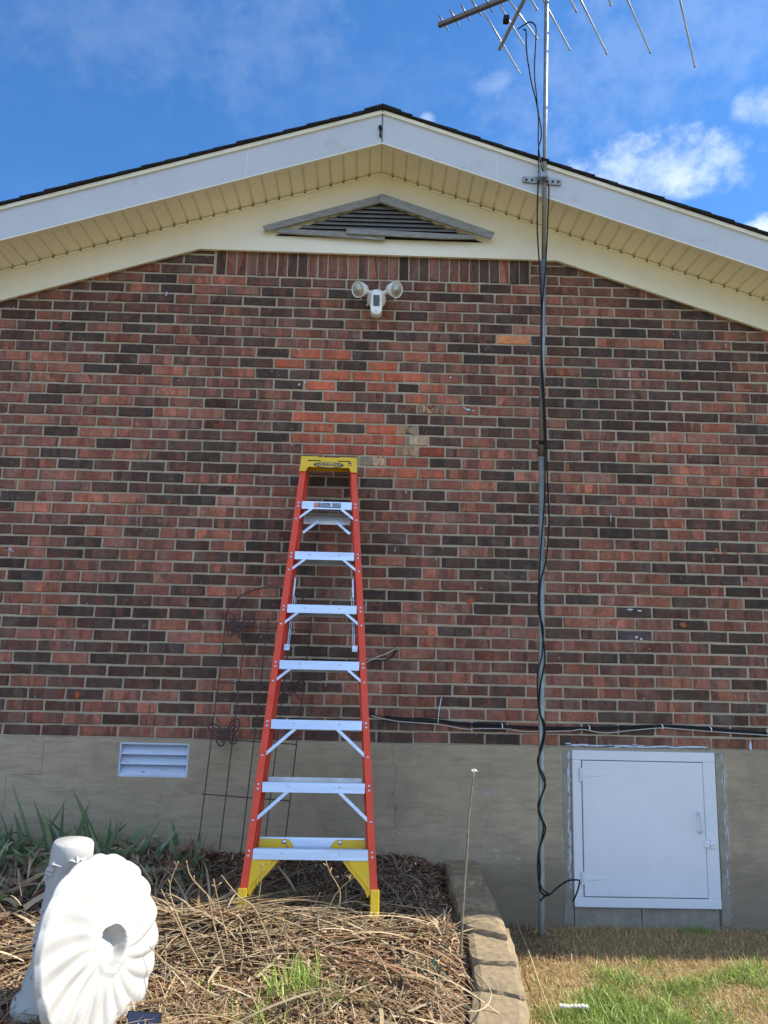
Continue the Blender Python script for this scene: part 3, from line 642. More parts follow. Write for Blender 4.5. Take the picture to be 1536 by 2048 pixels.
# ------------------------------------------------------------------ security light
fp = at(753, 597, YW-.04)
fl = thing('security_floodlight', 'white floodlight camera with two round lamps on the upper brickwork', 'security light', (fp.x, YW, fp.z))
q = Vector((fp.x, YW-.005, fp.z+.004)); MB().lathe([(.058, 0), (.060, .010), (.058, .030), (.050, .048), (.036, .060), (.0, .064)], q, (0, -1, 0), 32).build('mount', M['white_plastic'], fl)
for s in (-1, 1):
    hc = at(721 if s < 0 else 788, 579, YW-.13); j = q+Vector((s*.042, -.045, .022)); d = Vector((s*.62, -.68, -.36)).normalized()
    back = hc-d*.055
    arm = MB().tube(spline([j, j+Vector((s*.018, -.012, .012)), back+d*.006], 5), [.013]*11, 12).build('arm', M['white_plastic'], fl)
    hd_ = MB().lathe([(.0, 0), (.018, .002), (.030, .014), (.040, .042), (.0475, .072), (.0485, .080), (.0455, .080), (.043, .074)], back, d, 32).build('lamp_head', M['white_plastic'], fl)
    MB().lathe([(.0435, .077), (.037, .0765), (.036, .0745), (.029, .074), (.028, .072), (.020, .0715), (.019, .0695), (.0, .069)], back, d, 32).build('reflector', M['lamp_in'], hd_)
ct = q+Vector((0, -.055, -.005))
cb_ = MB(); prof = [(-.033, .012), (.033, .012), (.036, -.06), (.034, -.104), (.024, -.124), (0, -.132), (-.024, -.124), (-.034, -.104), (-.036, -.06)]
cb_.prism([(ct.x+a, ct.z+b) for a, b in prof], 'y', ct.y-.045, ct.y+.02); cbo = cb_.build('camera_body', M['white_plastic'], fl, .007)
MB().box(ct.x-.019, ct.x+.019, ct.y-.049, ct.y-.044, ct.z-.078, ct.z-.008).build('lens_window', M['lens'], cbo, .003)
MB().lathe([(.026, .0), (.025, .008), (.017, .019), (0, .024)], (ct.x, ct.y-.022, ct.z-.113), (0, -.55, -.8), 24).build('sensor_dome', M['clear'], cbo)
MB().tube([(q.x-.052, q.y-.012, q.z-.03), (q.x-.060, q.y-.014, q.z-.038), (q.x-.054, q.y-.014, q.z-.044)], .004).build('hook', M['white_plastic'], fl)

# ------------------------------------------------------------------ antenna mast, antenna, cables
pb = at(1083, 1868, 4.11); pj = at(1083, 893, 4.035); pt = at(1093, 0, 3.90); pt2 = pt+(pt-pj)*.12
mast = thing('antenna_mast', 'tall slim galvanised pipe mast standing on the ground beside the white hatch', 'mast', (pb.x, pb.y, 0))
mdir = (pt-pj).normalized()
MB().tube([Vector((pb.x, pb.y, -.25)), pb, pj-Vector((0, 0, .0))], .0165, 16).build('lower_pipe', M['mastlow'], mast)
MB().tube([pj-mdir*.03, pj.lerp(pt, .40)], .0150, 16).build('middle_pipe', M['steel'], mast)
MB().tube([pj.lerp(pt, .40)-mdir*.02, pt2], .0125, 16).build('upper_pipe', M['steel'], mast)
MB().tube([pj-mdir*.055, pj+mdir*.008], .0215, 16).build('coupling', M['rust'], mast)
MB().tube([pj+mdir*.008, pj+mdir*.030], .0175, 16).build('collar', M['black'], mast)
bk = at(1086, 357, YE-.03); br = MB()
yb_ = YE-.002; tilt = -.12
for s in (-1, 1):
    o0 = Vector((bk.x+s*.016, YE-.036, bk.z+.0)); pts = [(.0, .022), (.028, .022), (.052, .020), (.098, .020), (.098, -.016), (.052, -.018), (.03, -.020), (0, -.018)]
    R_ = Matrix.Translation((bk.x, 0, bk.z)) @ Matrix.Rotation(.10 if s > 0 else .03, 4, 'Y')
    br.prism([(s*(.016+a), b) for a, b in pts], 'y', YE-.012, YE-.004, M=R_)
    br.prism([(s*.012, .020), (s*.03, .020), (s*.03, -.018), (s*.012, -.018)], 'y', YE-.052, YE-.006, M=R_)
br.box(bk.x-.026, bk.x+.026, YE-.072, YE-.066, bk.z-.016, bk.z+.018)
bo_ = br.build('wall_bracket', M['steel'], mast, .0015)
for s in (-1, 1):
    for dx in (.045, .078): MB().lathe([(.008, 0), (.008, .004), (.005, .007), (0, .007)], (bk.x+s*(.016+dx), YE-.012, bk.z-(.006 if s > 0 else 0)), (0, -1, 0), 6, False).build('bolt', M['rust'], bo_)
# antenna overhead
HA = 1.54+3.93
ant = thing('television_antenna', 'large rooftop aerial of thin metal rods on top of the mast', 'antenna', (at(1093, 0, 3.9).x, 3.9, HA), None)
A0 = atz(877, 51, HA); A1 = atz(1000, 1, HA); bd = (A1-A0).normalized(); A2 = A0+bd*2.6
MB().bar(A0, A2, .026, .026).build('boom', M['boom'], ant, .002)
for (xa, ya), (xb, yb) in (((878, 30), (896, 60)), ((900, 20), (918, 51)), ((922, 9), (940, 42)), ((943, 0), (962, 31)), ((968, -10), (985, 24)), ((988, -20), (1006, 12))):
    a, b = atz(xa, ya, HA+.018), atz(xb, yb, HA+.018); MB().tube([a, b], .0055, 8).build('director_rod', M['steel'], ant)
s0, s1 = atz(998, 100, HA+.03), atz(1048, 0, HA+.03); sup = MB().bar(s0, s0+(s1-s0)*1.7, .024, .012).build('cross_boom', M['alu2'], ant, .002)
for (xa, ya), (xb, yb) in (((968, 24), (1040, 147)), ((1000, 12), (1048, 90)), ((1018, 0), (1075, 78))):
    a, b = atz(xa, ya, HA+.045), atz(xb, yb, HA+.045); MB().tube([a, b], .0055, 8).build('rod', M['alu2'], sup)
for (xa, ya), (xb, yb) in (((1063, 0), (1074, 20)), ((1096, 18), (1140, 100)), ((1141, 0), (1153, 24)), ((1161, 0), (1214, 108)), ((1218, 0), (1222, 11)), ((1255, 0), (1301, 106)), ((1360, 0), (1390, 134))):
    a, b = atz(xa, ya, HA+.02), atz(xb, yb, HA+.02); d = (a-b).normalized()
    # every long rod runs back over the boom
    tt = 0
    den = d.x*bd.y-d.y*bd.x; dl = A0-b; s_ = (dl.x*bd.y-dl.y*bd.x)/den; a = b+d*(min(abs(s_), 3)*1.0)
    MB().tube([b, a], .0062, 8).lathe([(.008, 0), (.008, .01)], b, d, 8).build('long_rod', M['alu2'], ant)
fb_ = atz(1013, 38, HA+.01); MB().box(fb_.x-.02, fb_.x+.016, fb_.y-.022, fb_.y+.022, HA-.012, HA+.024).build('feed_box', M['black'], ant, .003)

def pxl(pts): return [at(x, y, Y) for x, y, Y in pts]
def masty(py):                                     # depth of the mast at a photo height
    return 4.11+(py-1868)/(893-1868)*(4.035-4.11) if py > 893 else 4.035+(py-893)/(0-893)*(3.90-4.035)
def along(L, dy=-.022): return [at(x, y, masty(y)+dy) for x, y in L]
c1 = spline(along([(1046, 60), (1052, 62), (1053, 100), (1062, 160), (1073, 205), (1083, 265), (1077, 300), (1078, 340), (1075, 400), (1075, 470), (1081, 560), (1083, 640), (1083, 700), (1088, 790), (1091, 850), (1093, 900), (1095, 960), (1098, 1020), (1096, 1080), (1090, 1130), (1081, 1165),
    (1079, 1210), (1085, 1270), (1090, 1320), (1080, 1375), (1079, 1420), (1088, 1460), (1080, 1500), (1077, 1530), (1089, 1555), (1088, 1580), (1076, 1610), (1083, 1635), (1091, 1660), (1078, 1700), (1080, 1740), (1079, 1775), (1086, 1788), (1098, 1790), (1115, 1775), (1135, 1762), (1156, 1760), (1159, 1766), (1152, 1790), (1145, 1803)]), 5)
cab = tag(MB().tube(c1, .0043, 8).build('antenna_cable', M['black']), 'black cable winding down the mast and ending in a loose loop near the hatch', 'cable', 'cables hanging from the antenna')
c2 = spline(along([(1036, 58), (1048, 50), (1060, 44), (1071, 52), (1072, 75), (1069, 140), (1073, 190), (1077, 240), (1077, 290), (1084, 335), (1097, 365), (1096, 430), (1093, 500), (1089, 560), (1084, 620), (1083, 680), (1083, 760), (1088, 840), (1090, 930), (1089, 1000), (1083, 1080), (1078, 1160), (1077, 1220),
    (1086, 1255), (1084, 1310), (1075, 1350), (1078, 1420), (1090, 1450), (1086, 1490), (1075, 1520), (1082, 1550), (1091, 1570), (1080, 1600), (1077, 1625), (1087, 1650), (1083, 1680), (1076, 1710), (1077, 1760), (1088, 1782), (1097, 1787), (1090, 1792), (1080, 1802)], -.032), 5)
tag(MB().tube(c2, .0043, 8).build('antenna_cable', M['black']), 'second black cable looping right of the bracket and twisting down the mast', 'cable', 'cables hanging from the antenna')
tie = at(1094, 1787, 4.12); 
tw = thing('cable_run', 'black and grey wires clipped along the bottom of the brickwork', 'cable', (at(1100, 1460, YW).x, YW, .97))
k1 = [(741, 1425), (748, 1431), (770, 1437), (800, 1440), (877, 1444), (920, 1450), (960, 1452), (1010, 1455), (1085, 1458), (1136, 1459), (1180, 1458), (1250, 1456), (1300, 1455), (1345, 1454), (1420, 1459), (1480, 1464), (1536, 1469), (1640, 1480)]
P_ = spline([at(x, y, YW-.012) for x, y in k1], 5); P_ += [Vector((4.5, YW-.012, P_[-1].z-.01))]
MB().tube(P_, .0050, 8).build('black_wire', M['black'], tw)
k2 = [(742, 1430), (765, 1436), (800, 1442), (877, 1448), (930, 1457), (960, 1456), (1015, 1457), (1050, 1462), (1136, 1461), (1165, 1458), (1210, 1465), (1260, 1460), (1320, 1455), (1345, 1456), (1420, 1462), (1480, 1466), (1536, 1470), (1640, 1482)]
P_ = spline([at(x, y+1, YW-.021) for x, y in k2], 5); P_ += [Vector((4.5, YW-.021, P_[-1].z-.01))]
MB().tube(P_, .0028, 6).build('grey_wire', M['grey_wire'], tw)
P_ = spline([at(x, y-4, YW-.008) for x, y in k1[2:9]+[(1200, 1459), (1345, 1455), (1536, 1470)]], 5)
MB().tube(P_, .0045, 6).build('black_wire', M['black'], tw)
for px, py in ((1004, 1453), (1178, 1457), (1324, 1455), (1421, 1460), (1534, 1467)):
    p = at(px, py, YW-.016); MB().tube([p+Vector((0, .012, .018)), p+Vector((0, -.012, .010)), p+Vector((0, -.014, -.006)), p+Vector((0, .012, -.010))], .003, 6).build('clip', M['white_plastic'], tw)
MB().tube([at(883, 1395, YW-.006), at(878, 1420, YW-.008), at(876, 1447, YW-.02)], .0022, 6).build('white_tie', M['white_plastic'], tw)
sw = thing('wire_stub', 'short grey and black wires poking out of the brickwork just right of the ladder', 'wire', tuple(at(793, 1297, YW)))
MB().tube(spline([at(793, 1297, YW-.002), at(775, 1306, YW-.03), at(750, 1316, YW-.05), at(735, 1324, YW-.06), at(715, 1330, YW-.05)], 5), .0034, 6).build('grey_wire', M['copper'], sw)
MB().tube(spline([at(793, 1298, YW-.002), at(783, 1314, YW-.03), at(768, 1321, YW-.04), at(750, 1321, YW-.045), at(730, 1325, YW-.05), at(690, 1322, YW-.04), at(625, 1318, YW-.02)], 5), .0042, 6).build('black_wire', M['black'], sw)
MB().lathe([(.012, 0), (.010, .008), (.004, .012), (0, .012)], at(793, 1297, YW), (0, -1, 0), 10).build('sealant', M['sill'], sw)

# ------------------------------------------------------------------ ground
def nz(x, y, s, seed=0.):                              # cheap smooth noise for terrain and scatter
    return (np.sin(x*s*1.3+1.7*seed+np.sin(y*s*1.1+seed)*1.3)+np.sin(y*s*1.7-2.1*seed+np.sin(x*s*.9+seed*2)*1.5))*.5
QD = [(((888, 1719), (957, 1717), (966, 1758), (900, 1758)), .335, 'pale grey edging block against the foundation, farthest of the row'),
      (((899, 1759), (968, 1758), (993, 1806), (914, 1802)), .295, 'dark grey brown edging block in shade, second from the foundation'),
      (((915, 1804), (994, 1806), (1016, 1866), (923, 1842)), .260, 'tan edging block half in shade, third from the foundation'),
      (((932, 1848), (1020, 1866), (1036, 1920), (941, 1911)), .228, 'tan sunlit edging block beside dry mulch, fourth from the foundation'),
      (((944, 1911), (1037, 1922), (1052, 1987), (952, 1966)), .200, 'tan sunlit edging block beside the lawn, fifth from the foundation'),
      (((950, 1966), (1048, 1988), (1059, 2052), (936, 2044)), .178, 'sandy edging block at the lower edge of the photo, nearest of those in view')]
quads = [([atz(x, y, z) for x, y in q], z, l) for q, z, l in QD]
q6 = quads[-1][0]; stp = Vector((-.04, -.215, -.012))
for k in range(1, 4): quads.append(([p+stp*k for p in q6], .178-.012*k, 'sandy edging block in front of the visible row, %s beyond the photo edge' % ('first', 'second', 'third')[k-1]))
for i_ in range(1, len(quads)):
    q = quads[i_][0]; d_ = (q[0]-q[3]).normalized()*.05; q[0] += d_; q[1] += d_
ctr = [sum(q[0], Vector())/4 for q in quads]
by_ = np.array([-9., 0., 2.0]+[p.y for p in ctr[::-1]]+[4.4]); bxx = np.array([-1.2, .1, .38]+[p.x for p in ctr[::-1]]+[ctr[0].x-.01])
def edge(y): return np.interp(y, by_, bxx)
def bedz(x, y):
    """mulch bed height: banked against the wall, falling to the front"""
    x = np.asarray(x, float); y = np.asarray(y, float)
    z = np.interp(y, [0, 2.4, 2.9, 3.3, 3.6, 3.9, 4.1, 4.32], [.11, .13, .15, .185, .230, .262, .29, .335])
    z = z + .075*np.exp(-((x+.60)**2/.05+(y-3.52)**2/.012))-.050*np.exp(-np.clip(edge(y)-.12-x, 0, None)/.05)
    z = z + .012*nz(x, y, 5, 1) + .008*nz(x, y, 13, 2)
    return z
xs = np.concatenate([np.linspace(-14, -3, 12), np.linspace(-2.9, 1.0, 120)]); ys = np.concatenate([np.linspace(-1.5, 2.2, 14), np.linspace(2.25, 4.32, 90)])
GX, GY = np.meshgrid(xs, ys); lim = edge(GY)-.02; GX = np.minimum(GX, lim+np.clip(GX-lim, 0, None)*0); GZ = bedz(GX, GY)
nx, ny = len(xs), len(ys); V = np.stack([GX, GY, GZ], -1).reshape(-1, 3); I = np.arange(nx*ny).reshape(ny, nx)
F = np.stack([I[:-1, :-1], I[:-1, 1:], I[1:, 1:], I[1:, :-1]], -1).reshape(-1, 4)
bed = npmesh('mulch_bed', V, F, M['soil'], None, smooth=True); tag(bed, kind='structure')
def lz(x, y): x = np.asarray(x, float); y = np.asarray(y, float); return (.008*nz(x, y, 3, 5)-.002)*np.clip((6-np.abs(x))/3, 0, 1)+np.interp(y, [3.3, 3.7, 4.1, 4.3, 4.5], [.10, .085, .03, .0, -.05])
xs = np.concatenate([[-900, -200, -60, -20], np.linspace(-8, 8, 90), [20, 60, 200, 900]]); ys = np.concatenate([[-900, -200, -60, -20], np.linspace(-6, 4.5, 60), [12, 60, 300, 900]])
GX, GY = np.meshgrid(xs, ys); GZ = lz(GX, GY)-.004; nx, ny = len(xs), len(ys); V = np.stack([GX, GY, GZ], -1).reshape(-1, 3); I = np.arange(nx*ny).reshape(ny, nx)
F = np.stack([I[:-1, :-1], I[:-1, 1:], I[1:, 1:], I[1:, :-1]], -1).reshape(-1, 4)
tag(npmesh('ground', V, F, M['lawn'], None, smooth=True), kind='structure')

# ------------------------------------------------------------------ retaining blocks
rb = random.Random(21)
for q, z, lab in quads:
    mb = MB(); ng = 7; top = []; vs = []; fs = []
    def bl(u, v, q=q): return q[0].lerp(q[1], u).lerp(q[3].lerp(q[2], u), v)
    c0 = sum(q, Vector())/4; sd = rb.uniform(0, 9)
    for j in range(ng+1):
        for i in range(ng+1):
            p = bl(i/ng, j/ng); ed = min(i, ng-i, j, ng-j)
            d = (p-c0); n_ = .004*float(nz(p.x, p.y, 35, sd)); k_ = (n_-.002-(.014 if (i in (0, ng) and j == ng) else 0) if ed == 0 and j else 0)
            p = p+Vector((d.x, d.y, 0)).normalized()*k_; zz = z+.003*float(nz(p.x, p.y, 40, sd))-(.011 if ed == 0 and j else 0); vs.append((p.x, p.y, zz))
    for j in range(ng):
        for i in range(ng): a = j*(ng+1)+i; fs.append((a, a+1, a+ng+2, a+ng+1))
    ring = [i for i in range(ng+1)]+[j*(ng+1)+ng for j in range(1, ng+1)]+[ng*(ng+1)+i for i in range(ng-1, -1, -1)]+[j*(ng+1) for j in range(ng-1, 0, -1)]
    base = len(vs); lev = [.02, .06, .13, z+.02]
    prevr = ring
    for li, dz in enumerate(lev):
        cur = []
        for r_ in ring:
            x, y, zz = vs[r_]; d = Vector((x-c0.x, y-c0.y, 0)).normalized(); k_ = .006*sin(x*90+li*2+sd)+.004; vs.append((x+d.x*k_, y+d.y*k_, z-dz)); cur.append(len(vs)-1)
        L_ = len(ring); fs += [(prevr[i], prevr[(i+1) % L_], cur[(i+1) % L_], cur[i]) for i in range(L_)]; prevr = cur
    fs.append(tuple(prevr)); o = MB().add([Vector(v)-Vector((c0.x, c0.y, 0)) for v in vs], fs).build('edging_block', M['block']); o.location = (c0.x, c0.y, 0)
    tag(o, lab, 'edging block', 'stone edging blocks between mulch bed and lawn')

# ------------------------------------------------------------------ stepladder (local: x across, y depth away from viewer, z along the rails)
LL = 2.300; lx = -.236; lb = Vector((lx, 3.668, .285)); lean = radians(11.9)
lad = thing('stepladder', 'tall orange fibreglass stepladder with silver steps and yellow top, folded against the wall', 'ladder', tuple(lb)); LOCAL.add(lad.name)
lad.rotation_euler = (-lean, 0, radians(.6))
WB, WT = .650/2, .310/2                                # half widths, foot and top
def hw(z): return WB+(WT-WB)*z/LL
for s in (-1, 1):
    def X(z, o=0.): return s*(hw(z)-o)
    z0, z1 = .06, LL-.05; mb = MB(); t_ = .0045
    def strip(oa, ob, ya, yb):                        # one flange or web of the channel
        mb.add([(X(z0, oa), ya, z0), (X(z0, ob), ya, z0), (X(z0, ob), yb, z0), (X(z0, oa), yb, z0), (X(z1, oa), ya, z1), (X(z1, ob), ya, z1), (X(z1, ob), yb, z1), (X(z1, oa), yb, z1)],
               [(0, 1, 2, 3), (4, 5, 6, 7), (0, 1, 5, 4), (1, 2, 6, 5), (2, 3, 7, 6), (3, 0, 4, 7)])
    strip(0, .034, 0, t_); strip(0, .0045, t_, .072); strip(0, .034, .072, .072+t_)
    rail = mb.build('front_rail', M['orange'], lad, .0012)
    mb = MB(); o2 = .012
    z0, z1 = .10, LL-.06
    strip(o2, o2+.030, .088, .088+t_); strip(o2, o2+.0045, .0925, .132); strip(o2, o2+.030, .132, .1365)
    mb.build('rear_rail', M['orange'], lad, .0012)
    ft = MB(); f0 = s*(WB+.003)
    ft.box(min(f0, f0-s*.042), max(f0, f0-s*.042), -.006, .090, -.03, .085).box(min(f0, f0-s*.046), max(f0, f0-s*.046), -.010, .094, -.035, -.008); fo_ = ft.build('foot', M['yellow'], lad, .004)
    # curved corner brace from rail to first step
    pr = []; n_ = 10
    xo = s*(hw(.12)-.030); xi = s*(hw(.30)-.175)
    outer = [(s*(hw(.03)-.034), .03), (s*(hw(.25)-.034), .247)]; inner = [(s*(hw(.26)-.165), .247)]+[(s*(hw(.06)-.036)+(s*(-.128)+s*.0)*(sin(t*pi/2*.98)**1.25), .06+(.247-.06)*(t**.8)) for t in [1-k/n_ for k in range(n_+1)]]
    MB().prism(outer+inner, 'y', .004, .012).build('corner_brace', M['yellow'], lad, .002)
    MB().prism([(a*1.0, b+.006) for a, b in inner]+[(a-s*.012, b-.012) for a, b in inner[::-1]], 'y', .012, .05).build('brace_flange', M['yellow'], lad)
    bkb = [(s*(hw(.06)-.046), .05), (s*(hw(.30)-.046), .292), (s*(hw(.30)-.165), .292), (s*(hw(.30)-.190), .290), (s*(hw(.30)-.215), .262), (s*(hw(.12)-.075), .10)]
    MB().prism(bkb, 'y', .0865, .0915).build('rear_brace', M['yellow'], lad, .002)
    bb_ = MB().lathe([(.010, 0), (.010, .003), (.004, .004), (0, .004)], (s*(hw(.30)-.168), .0860, .280), (0, -1, 0), 16).build('rivet', M['alu'], lad)
SZ = [.252+.2957*k for k in range(7)]
for k, z in enumerate(SZ):
    h = hw(z)-.0046; dep = .072
    st = MB(); t_ = .003; fhgt = .046
    st.box(-h, h, -.004, .0, z-fhgt, z)                    # front face
    st.box(-h, h, .0, dep, z-.003, z)                      # tread
    st.box(-h, h, dep-.003, dep, z-.030, z-.003)
    for rr in range(7): st.box(-h, h, .006+rr*.0095, .0085+rr*.0095, z, z+.002)
    # the face stops inside the rail flanges
    f = hw(z)-.0355
    st = MB(); st.box(-f, f, -.003, .001, z-fhgt, z).box(-h, h, .0055, dep-.004, z-.0035, z-.0005).box(-f, f, .001, .0055, z-.0035, z-.0005).box(-f, f, dep-.007, dep-.004, z-.030, z-.0035)
    for rr in range(6): st.box(-f, f, .009+rr*.0098, .0115+rr*.0098, z-.0005, z+.0018)
    so_ = st.build('step', M['alu'], lad, .0008)
    for s in (-1, 1):
        L_ = .13 if k in (1, 2) else .062
        if k > 0:
            a = Vector((s*(f-.0-L_*.95), -.001, z-fhgt+.004)); b = Vector((s*(hw(z-fhgt-L_)-.022), .004, z-fhgt-L_*.98))
            MB().bar(a, b, .016 if k < 3 else .013, .003, (0, 1, 0)).build('brace', M['alu'], so_, .0006)
            MB().lathe([(.0065, 0), (.006, .002), (.003, .0035), (0, .0035)], (s*(hw(b.z)-.016), -.0005, b.z+.001), (0, -1, 0), 12).build('rivet', M['alu'], so_)
        for dz in (-.010, -.031):
            MB().lathe([(.0065, 0), (.006, .002), (.0028, .0035), (0, .0025)], (s*(hw(z+dz)-.017), -.0003, z+dz), (0, -1, 0), 12).build('rivet', M['alu'], so_)
        MB().lathe([(.0045, 0), (.004, .0012), (0, .0018)], (s*f*.50, -.0031, z-.018), (0, -1, 0), 10).build('rivet', M['alu2'], so_)
# rear horizontals seen behind the steps
for k, (z, f2, hh) in enumerate(((1.975, .0, .050), (1.715, 0, .030), (1.420, 0, .028), (1.125, 0, .028), (.83, 0, .028), (.575, 0, .03), (.300, 0, .058))):
    f = hw(z)-.047; rr = MB().box(-f, f, .0925, .096, z-hh, z).box(-f, f, .096, .128, z-.003, z)
    if k == 0: rr.box(-f, f, .0915, .094, z+.004, z+.020)
    ro = rr.build('rear_step', M['alu'] if k == 6 else M['alu2'], lad, .0008)
    if k == 0:
        for s in (-1, 1): MB().bar((s*(f-.085), .090, z-.030), (s*(f+.0), .088, z-.105), .014, .004, (0, 1, 0)).build('brace', M['alu'], ro)
for s in (-1, 1):                                      # folded spreader bars
    f = hw(1.5)-.045
    zq = -.06; sp1 = MB().bar((s*(hw(1.62)-.048), .078, 1.665+zq), (s*(hw(1.52)-.050), .078, 1.555+zq), .010, .012, (0, 1, 0)).bar((s*(hw(1.52)-.050), .079, 1.56+zq), (s*(hw(1.28)-.052), .079, 1.285+zq), .0045, .006, (0, 1, 0)).bar((s*(hw(1.52)-.060), .075, 1.56+zq), (s*(hw(1.28)-.060), .075, 1.285+zq), .0035, .005, (0, 1, 0))
    sp1.box(min(s*(hw(1.27)-.036), s*(hw(1.27)-.066)), max(s*(hw(1.27)-.036), s*(hw(1.27)-.066)), .060, .082, 1.262+zq, 1.295+zq); sp1.build('spreader', M['alu'], lad, .001)
# top cap
zt = LL; cw = WT+.006
cp = MB(); fz0 = zt-.082
poly = [(-cw-.004, fz0-.012), (-cw+.004, zt-.004), (-.165, zt), (-.06, zt), (-.055, zt-.004), (.055, zt-.004), (.06, zt), (.165, zt), (cw-.004, zt-.004), (cw+.004, fz0-.012), (cw-.034, fz0-.012), (cw-.042, fz0+.010), (cw-.052, fz0+.018), (.10, fz0+.015), (-.10, fz0+.015), (-cw+.052, fz0+.018), (-cw+.042, fz0+.010), (-cw+.034, fz0-.012)]
cp.prism(poly, 'y', -.012, -.006)
cap = cp.build('top_cap', M['yellow'], lad, .003)
MB().box(-cw, cw, -.006, 0.130, zt-.012, zt-.004).box(-cw, -cw+.006, -.006, 0.130, zt-.09, zt-.012).box(cw-.006, cw, -.006, 0.130, zt-.09, zt-.012).box(-cw+.006, cw-.006, .123, 0.130, zt-.030, zt-.012).build('tray', M['yellow'], cap, .003)
for x in (-.083, .087): MB().box(x-.036, x+.036, -.0135, -.0115, zt-.030, zt-.024).build('slot', M['dark'], cap, .001)
lc = (.0, zt-.052)
def ell(a, b, n=40, c=lc): return [(c[0]+a*cos(2*pi*k/n), c[1]+b*sin(2*pi*k/n)) for k in range(n)]
MB().prism(ell(.086, .0185), 'y', -.0132, -.0118).build('badge', M['navy'], cap)
bd_ = bpy.data.objects['badge']
MB().prism(ell(.071, .0150), 'y', -.0138, -.0130).build('badge_face', M['yellow'], bd_)
def text(s, size, x, y, z, mat, parent, name, ext=.0004, sx=1., bold=.0):
    cu = bpy.data.curves.new('lettering', 'FONT'); cu.body = s; cu.size = size; cu.extrude = ext; cu.offset = bold; cu.align_x = 'CENTER'; cu.align_y = 'CENTER'
    tmp = bpy.data.objects.new('lettering_tmp', cu); C.objects.link(tmp); dg = bpy.context.evaluated_depsgraph_get(); dg.update(); me = bpy.data.meshes.new_from_object(tmp.evaluated_get(dg))
    bpy.data.objects.remove(tmp); me.transform(Matrix.Translation((x, y, z)) @ Matrix.Rotation(pi/2, 4, 'X') @ Matrix.Diagonal((sx, 1, 1, 1))); me.materials.clear(); me.materials.append(mat)
    o = bpy.data.objects.new(name, me); C.objects.link(o); adopt(o, parent); return o
text('WERNER', .0262, 0, -.0143, lc[1]-.0005, M['navy'], bd_, 'lettering', .0004, 1.28, .0007)
MB().prism([(.108, zt-.052), (.132, zt-.052), (.132, zt-.048), (.108, zt-.048)], 'y', -.0128, -.0118).prism([(.109, zt-.044), (.112, zt-.035), (.122, zt-.032), (.131, zt-.037), (.131, zt-.044), (.124, zt-.041), (.116, zt-.041)], 'y', -.0128, -.0118).build('safety_mark', M['navy'], cap)
# sticker on the top step
z = SZ[6]; st = bpy.data.objects['step.006'] if 'step.006' in bpy.data.objects else cap
stk = MB().box(-.072, .078, -.0042, -.0032, z-.036, z-.008).build('sticker', M['st_blue'], st)
MB().box(-.072, -.045, -.0048, -.0041, z-.036, z-.008).build('warning_block', M['st_red'], stk)
ln = MB(); rs = random.Random(2)
for zz in (.012, .0165, .021, .0255, .030):
    x = -.041
    while x < .014: w_ = rs.uniform(.004, .012); ln.box(x, min(x+w_, .015), -.0048, -.0041, z-zz-.0013, z-zz+.0003); x += w_+.0022
    x = .036
    while x < .074: w_ = rs.uniform(.004, .010); ln.box(x, min(x+w_, .074), -.0048, -.0041, z-zz-.0013, z-zz+.0003); x += w_+.0022
    x = -.070
    while x < -.049: w_ = rs.uniform(.004, .008); ln.box(x, min(x+w_, -.047), -.0054, -.0047, z-zz-.0012, z-zz+.0002); x += w_+.002
ln.build('fine_print', M['st_white'], stk)
MB().box(.018, .032, -.0048, -.0041, z-.032, z-.010).build('table', M['st_white'], stk)

# ------------------------------------------------------------------ trellis
tre = thing('garden_trellis', 'rusty brown wire trellis with butterflies leaning on the wall behind the ladder', 'trellis', tuple(at(480, 1690, 4.12)))
def ty(py): return np.interp(py, [1180, 1490, 1720], [4.275, 4.20, 4.10])
def tp(x, y, d=0.): return at(x, y, float(ty(y))+d)
for (xa, ya), (xb, yb) in (((394, 1710), (453, 1232)), ((439, 1700), (491, 1262)), ((481, 1710), (537, 1235)), ((527, 1710), (583, 1240)), ((567, 1710), (623, 1235))):
    MB().tube([tp(xa+(xb-xa)*k/8, ya+(yb-ya)*k/8) for k in range(9)], .0034, 6).build('upright', M['trellis'], tre)
for (xa, ya), (xb, yb) in (((404, 1588), (581, 1602)), ((421, 1477), (594, 1489)), ((436, 1364), (608, 1377)), ((450, 1250), (621, 1262))):
    MB().tube([tp(xa, ya, -.006), tp(xb, yb, -.006)], .0034, 6).build('crossbar', M['trellis'], tre)
MB().tube(spline([tp(453, 1232), tp(458, 1215), tp(480, 1193), (tp(510, 1179)), tp(545, 1174), tp(585, 1183), tp(610, 1203), tp(623, 1235)], 6), .0042, 8).build('arch', M['trellis'], tre)
def wingpoly(cx, cy, pts, Y, mat, par, flip=1):
    """flat cut-out wing outline with ribs"""
    P_ = [at(cx+x*flip, cy+y, Y) for x, y in pts]; loop = spline(P_+[P_[0]], 4); return loop
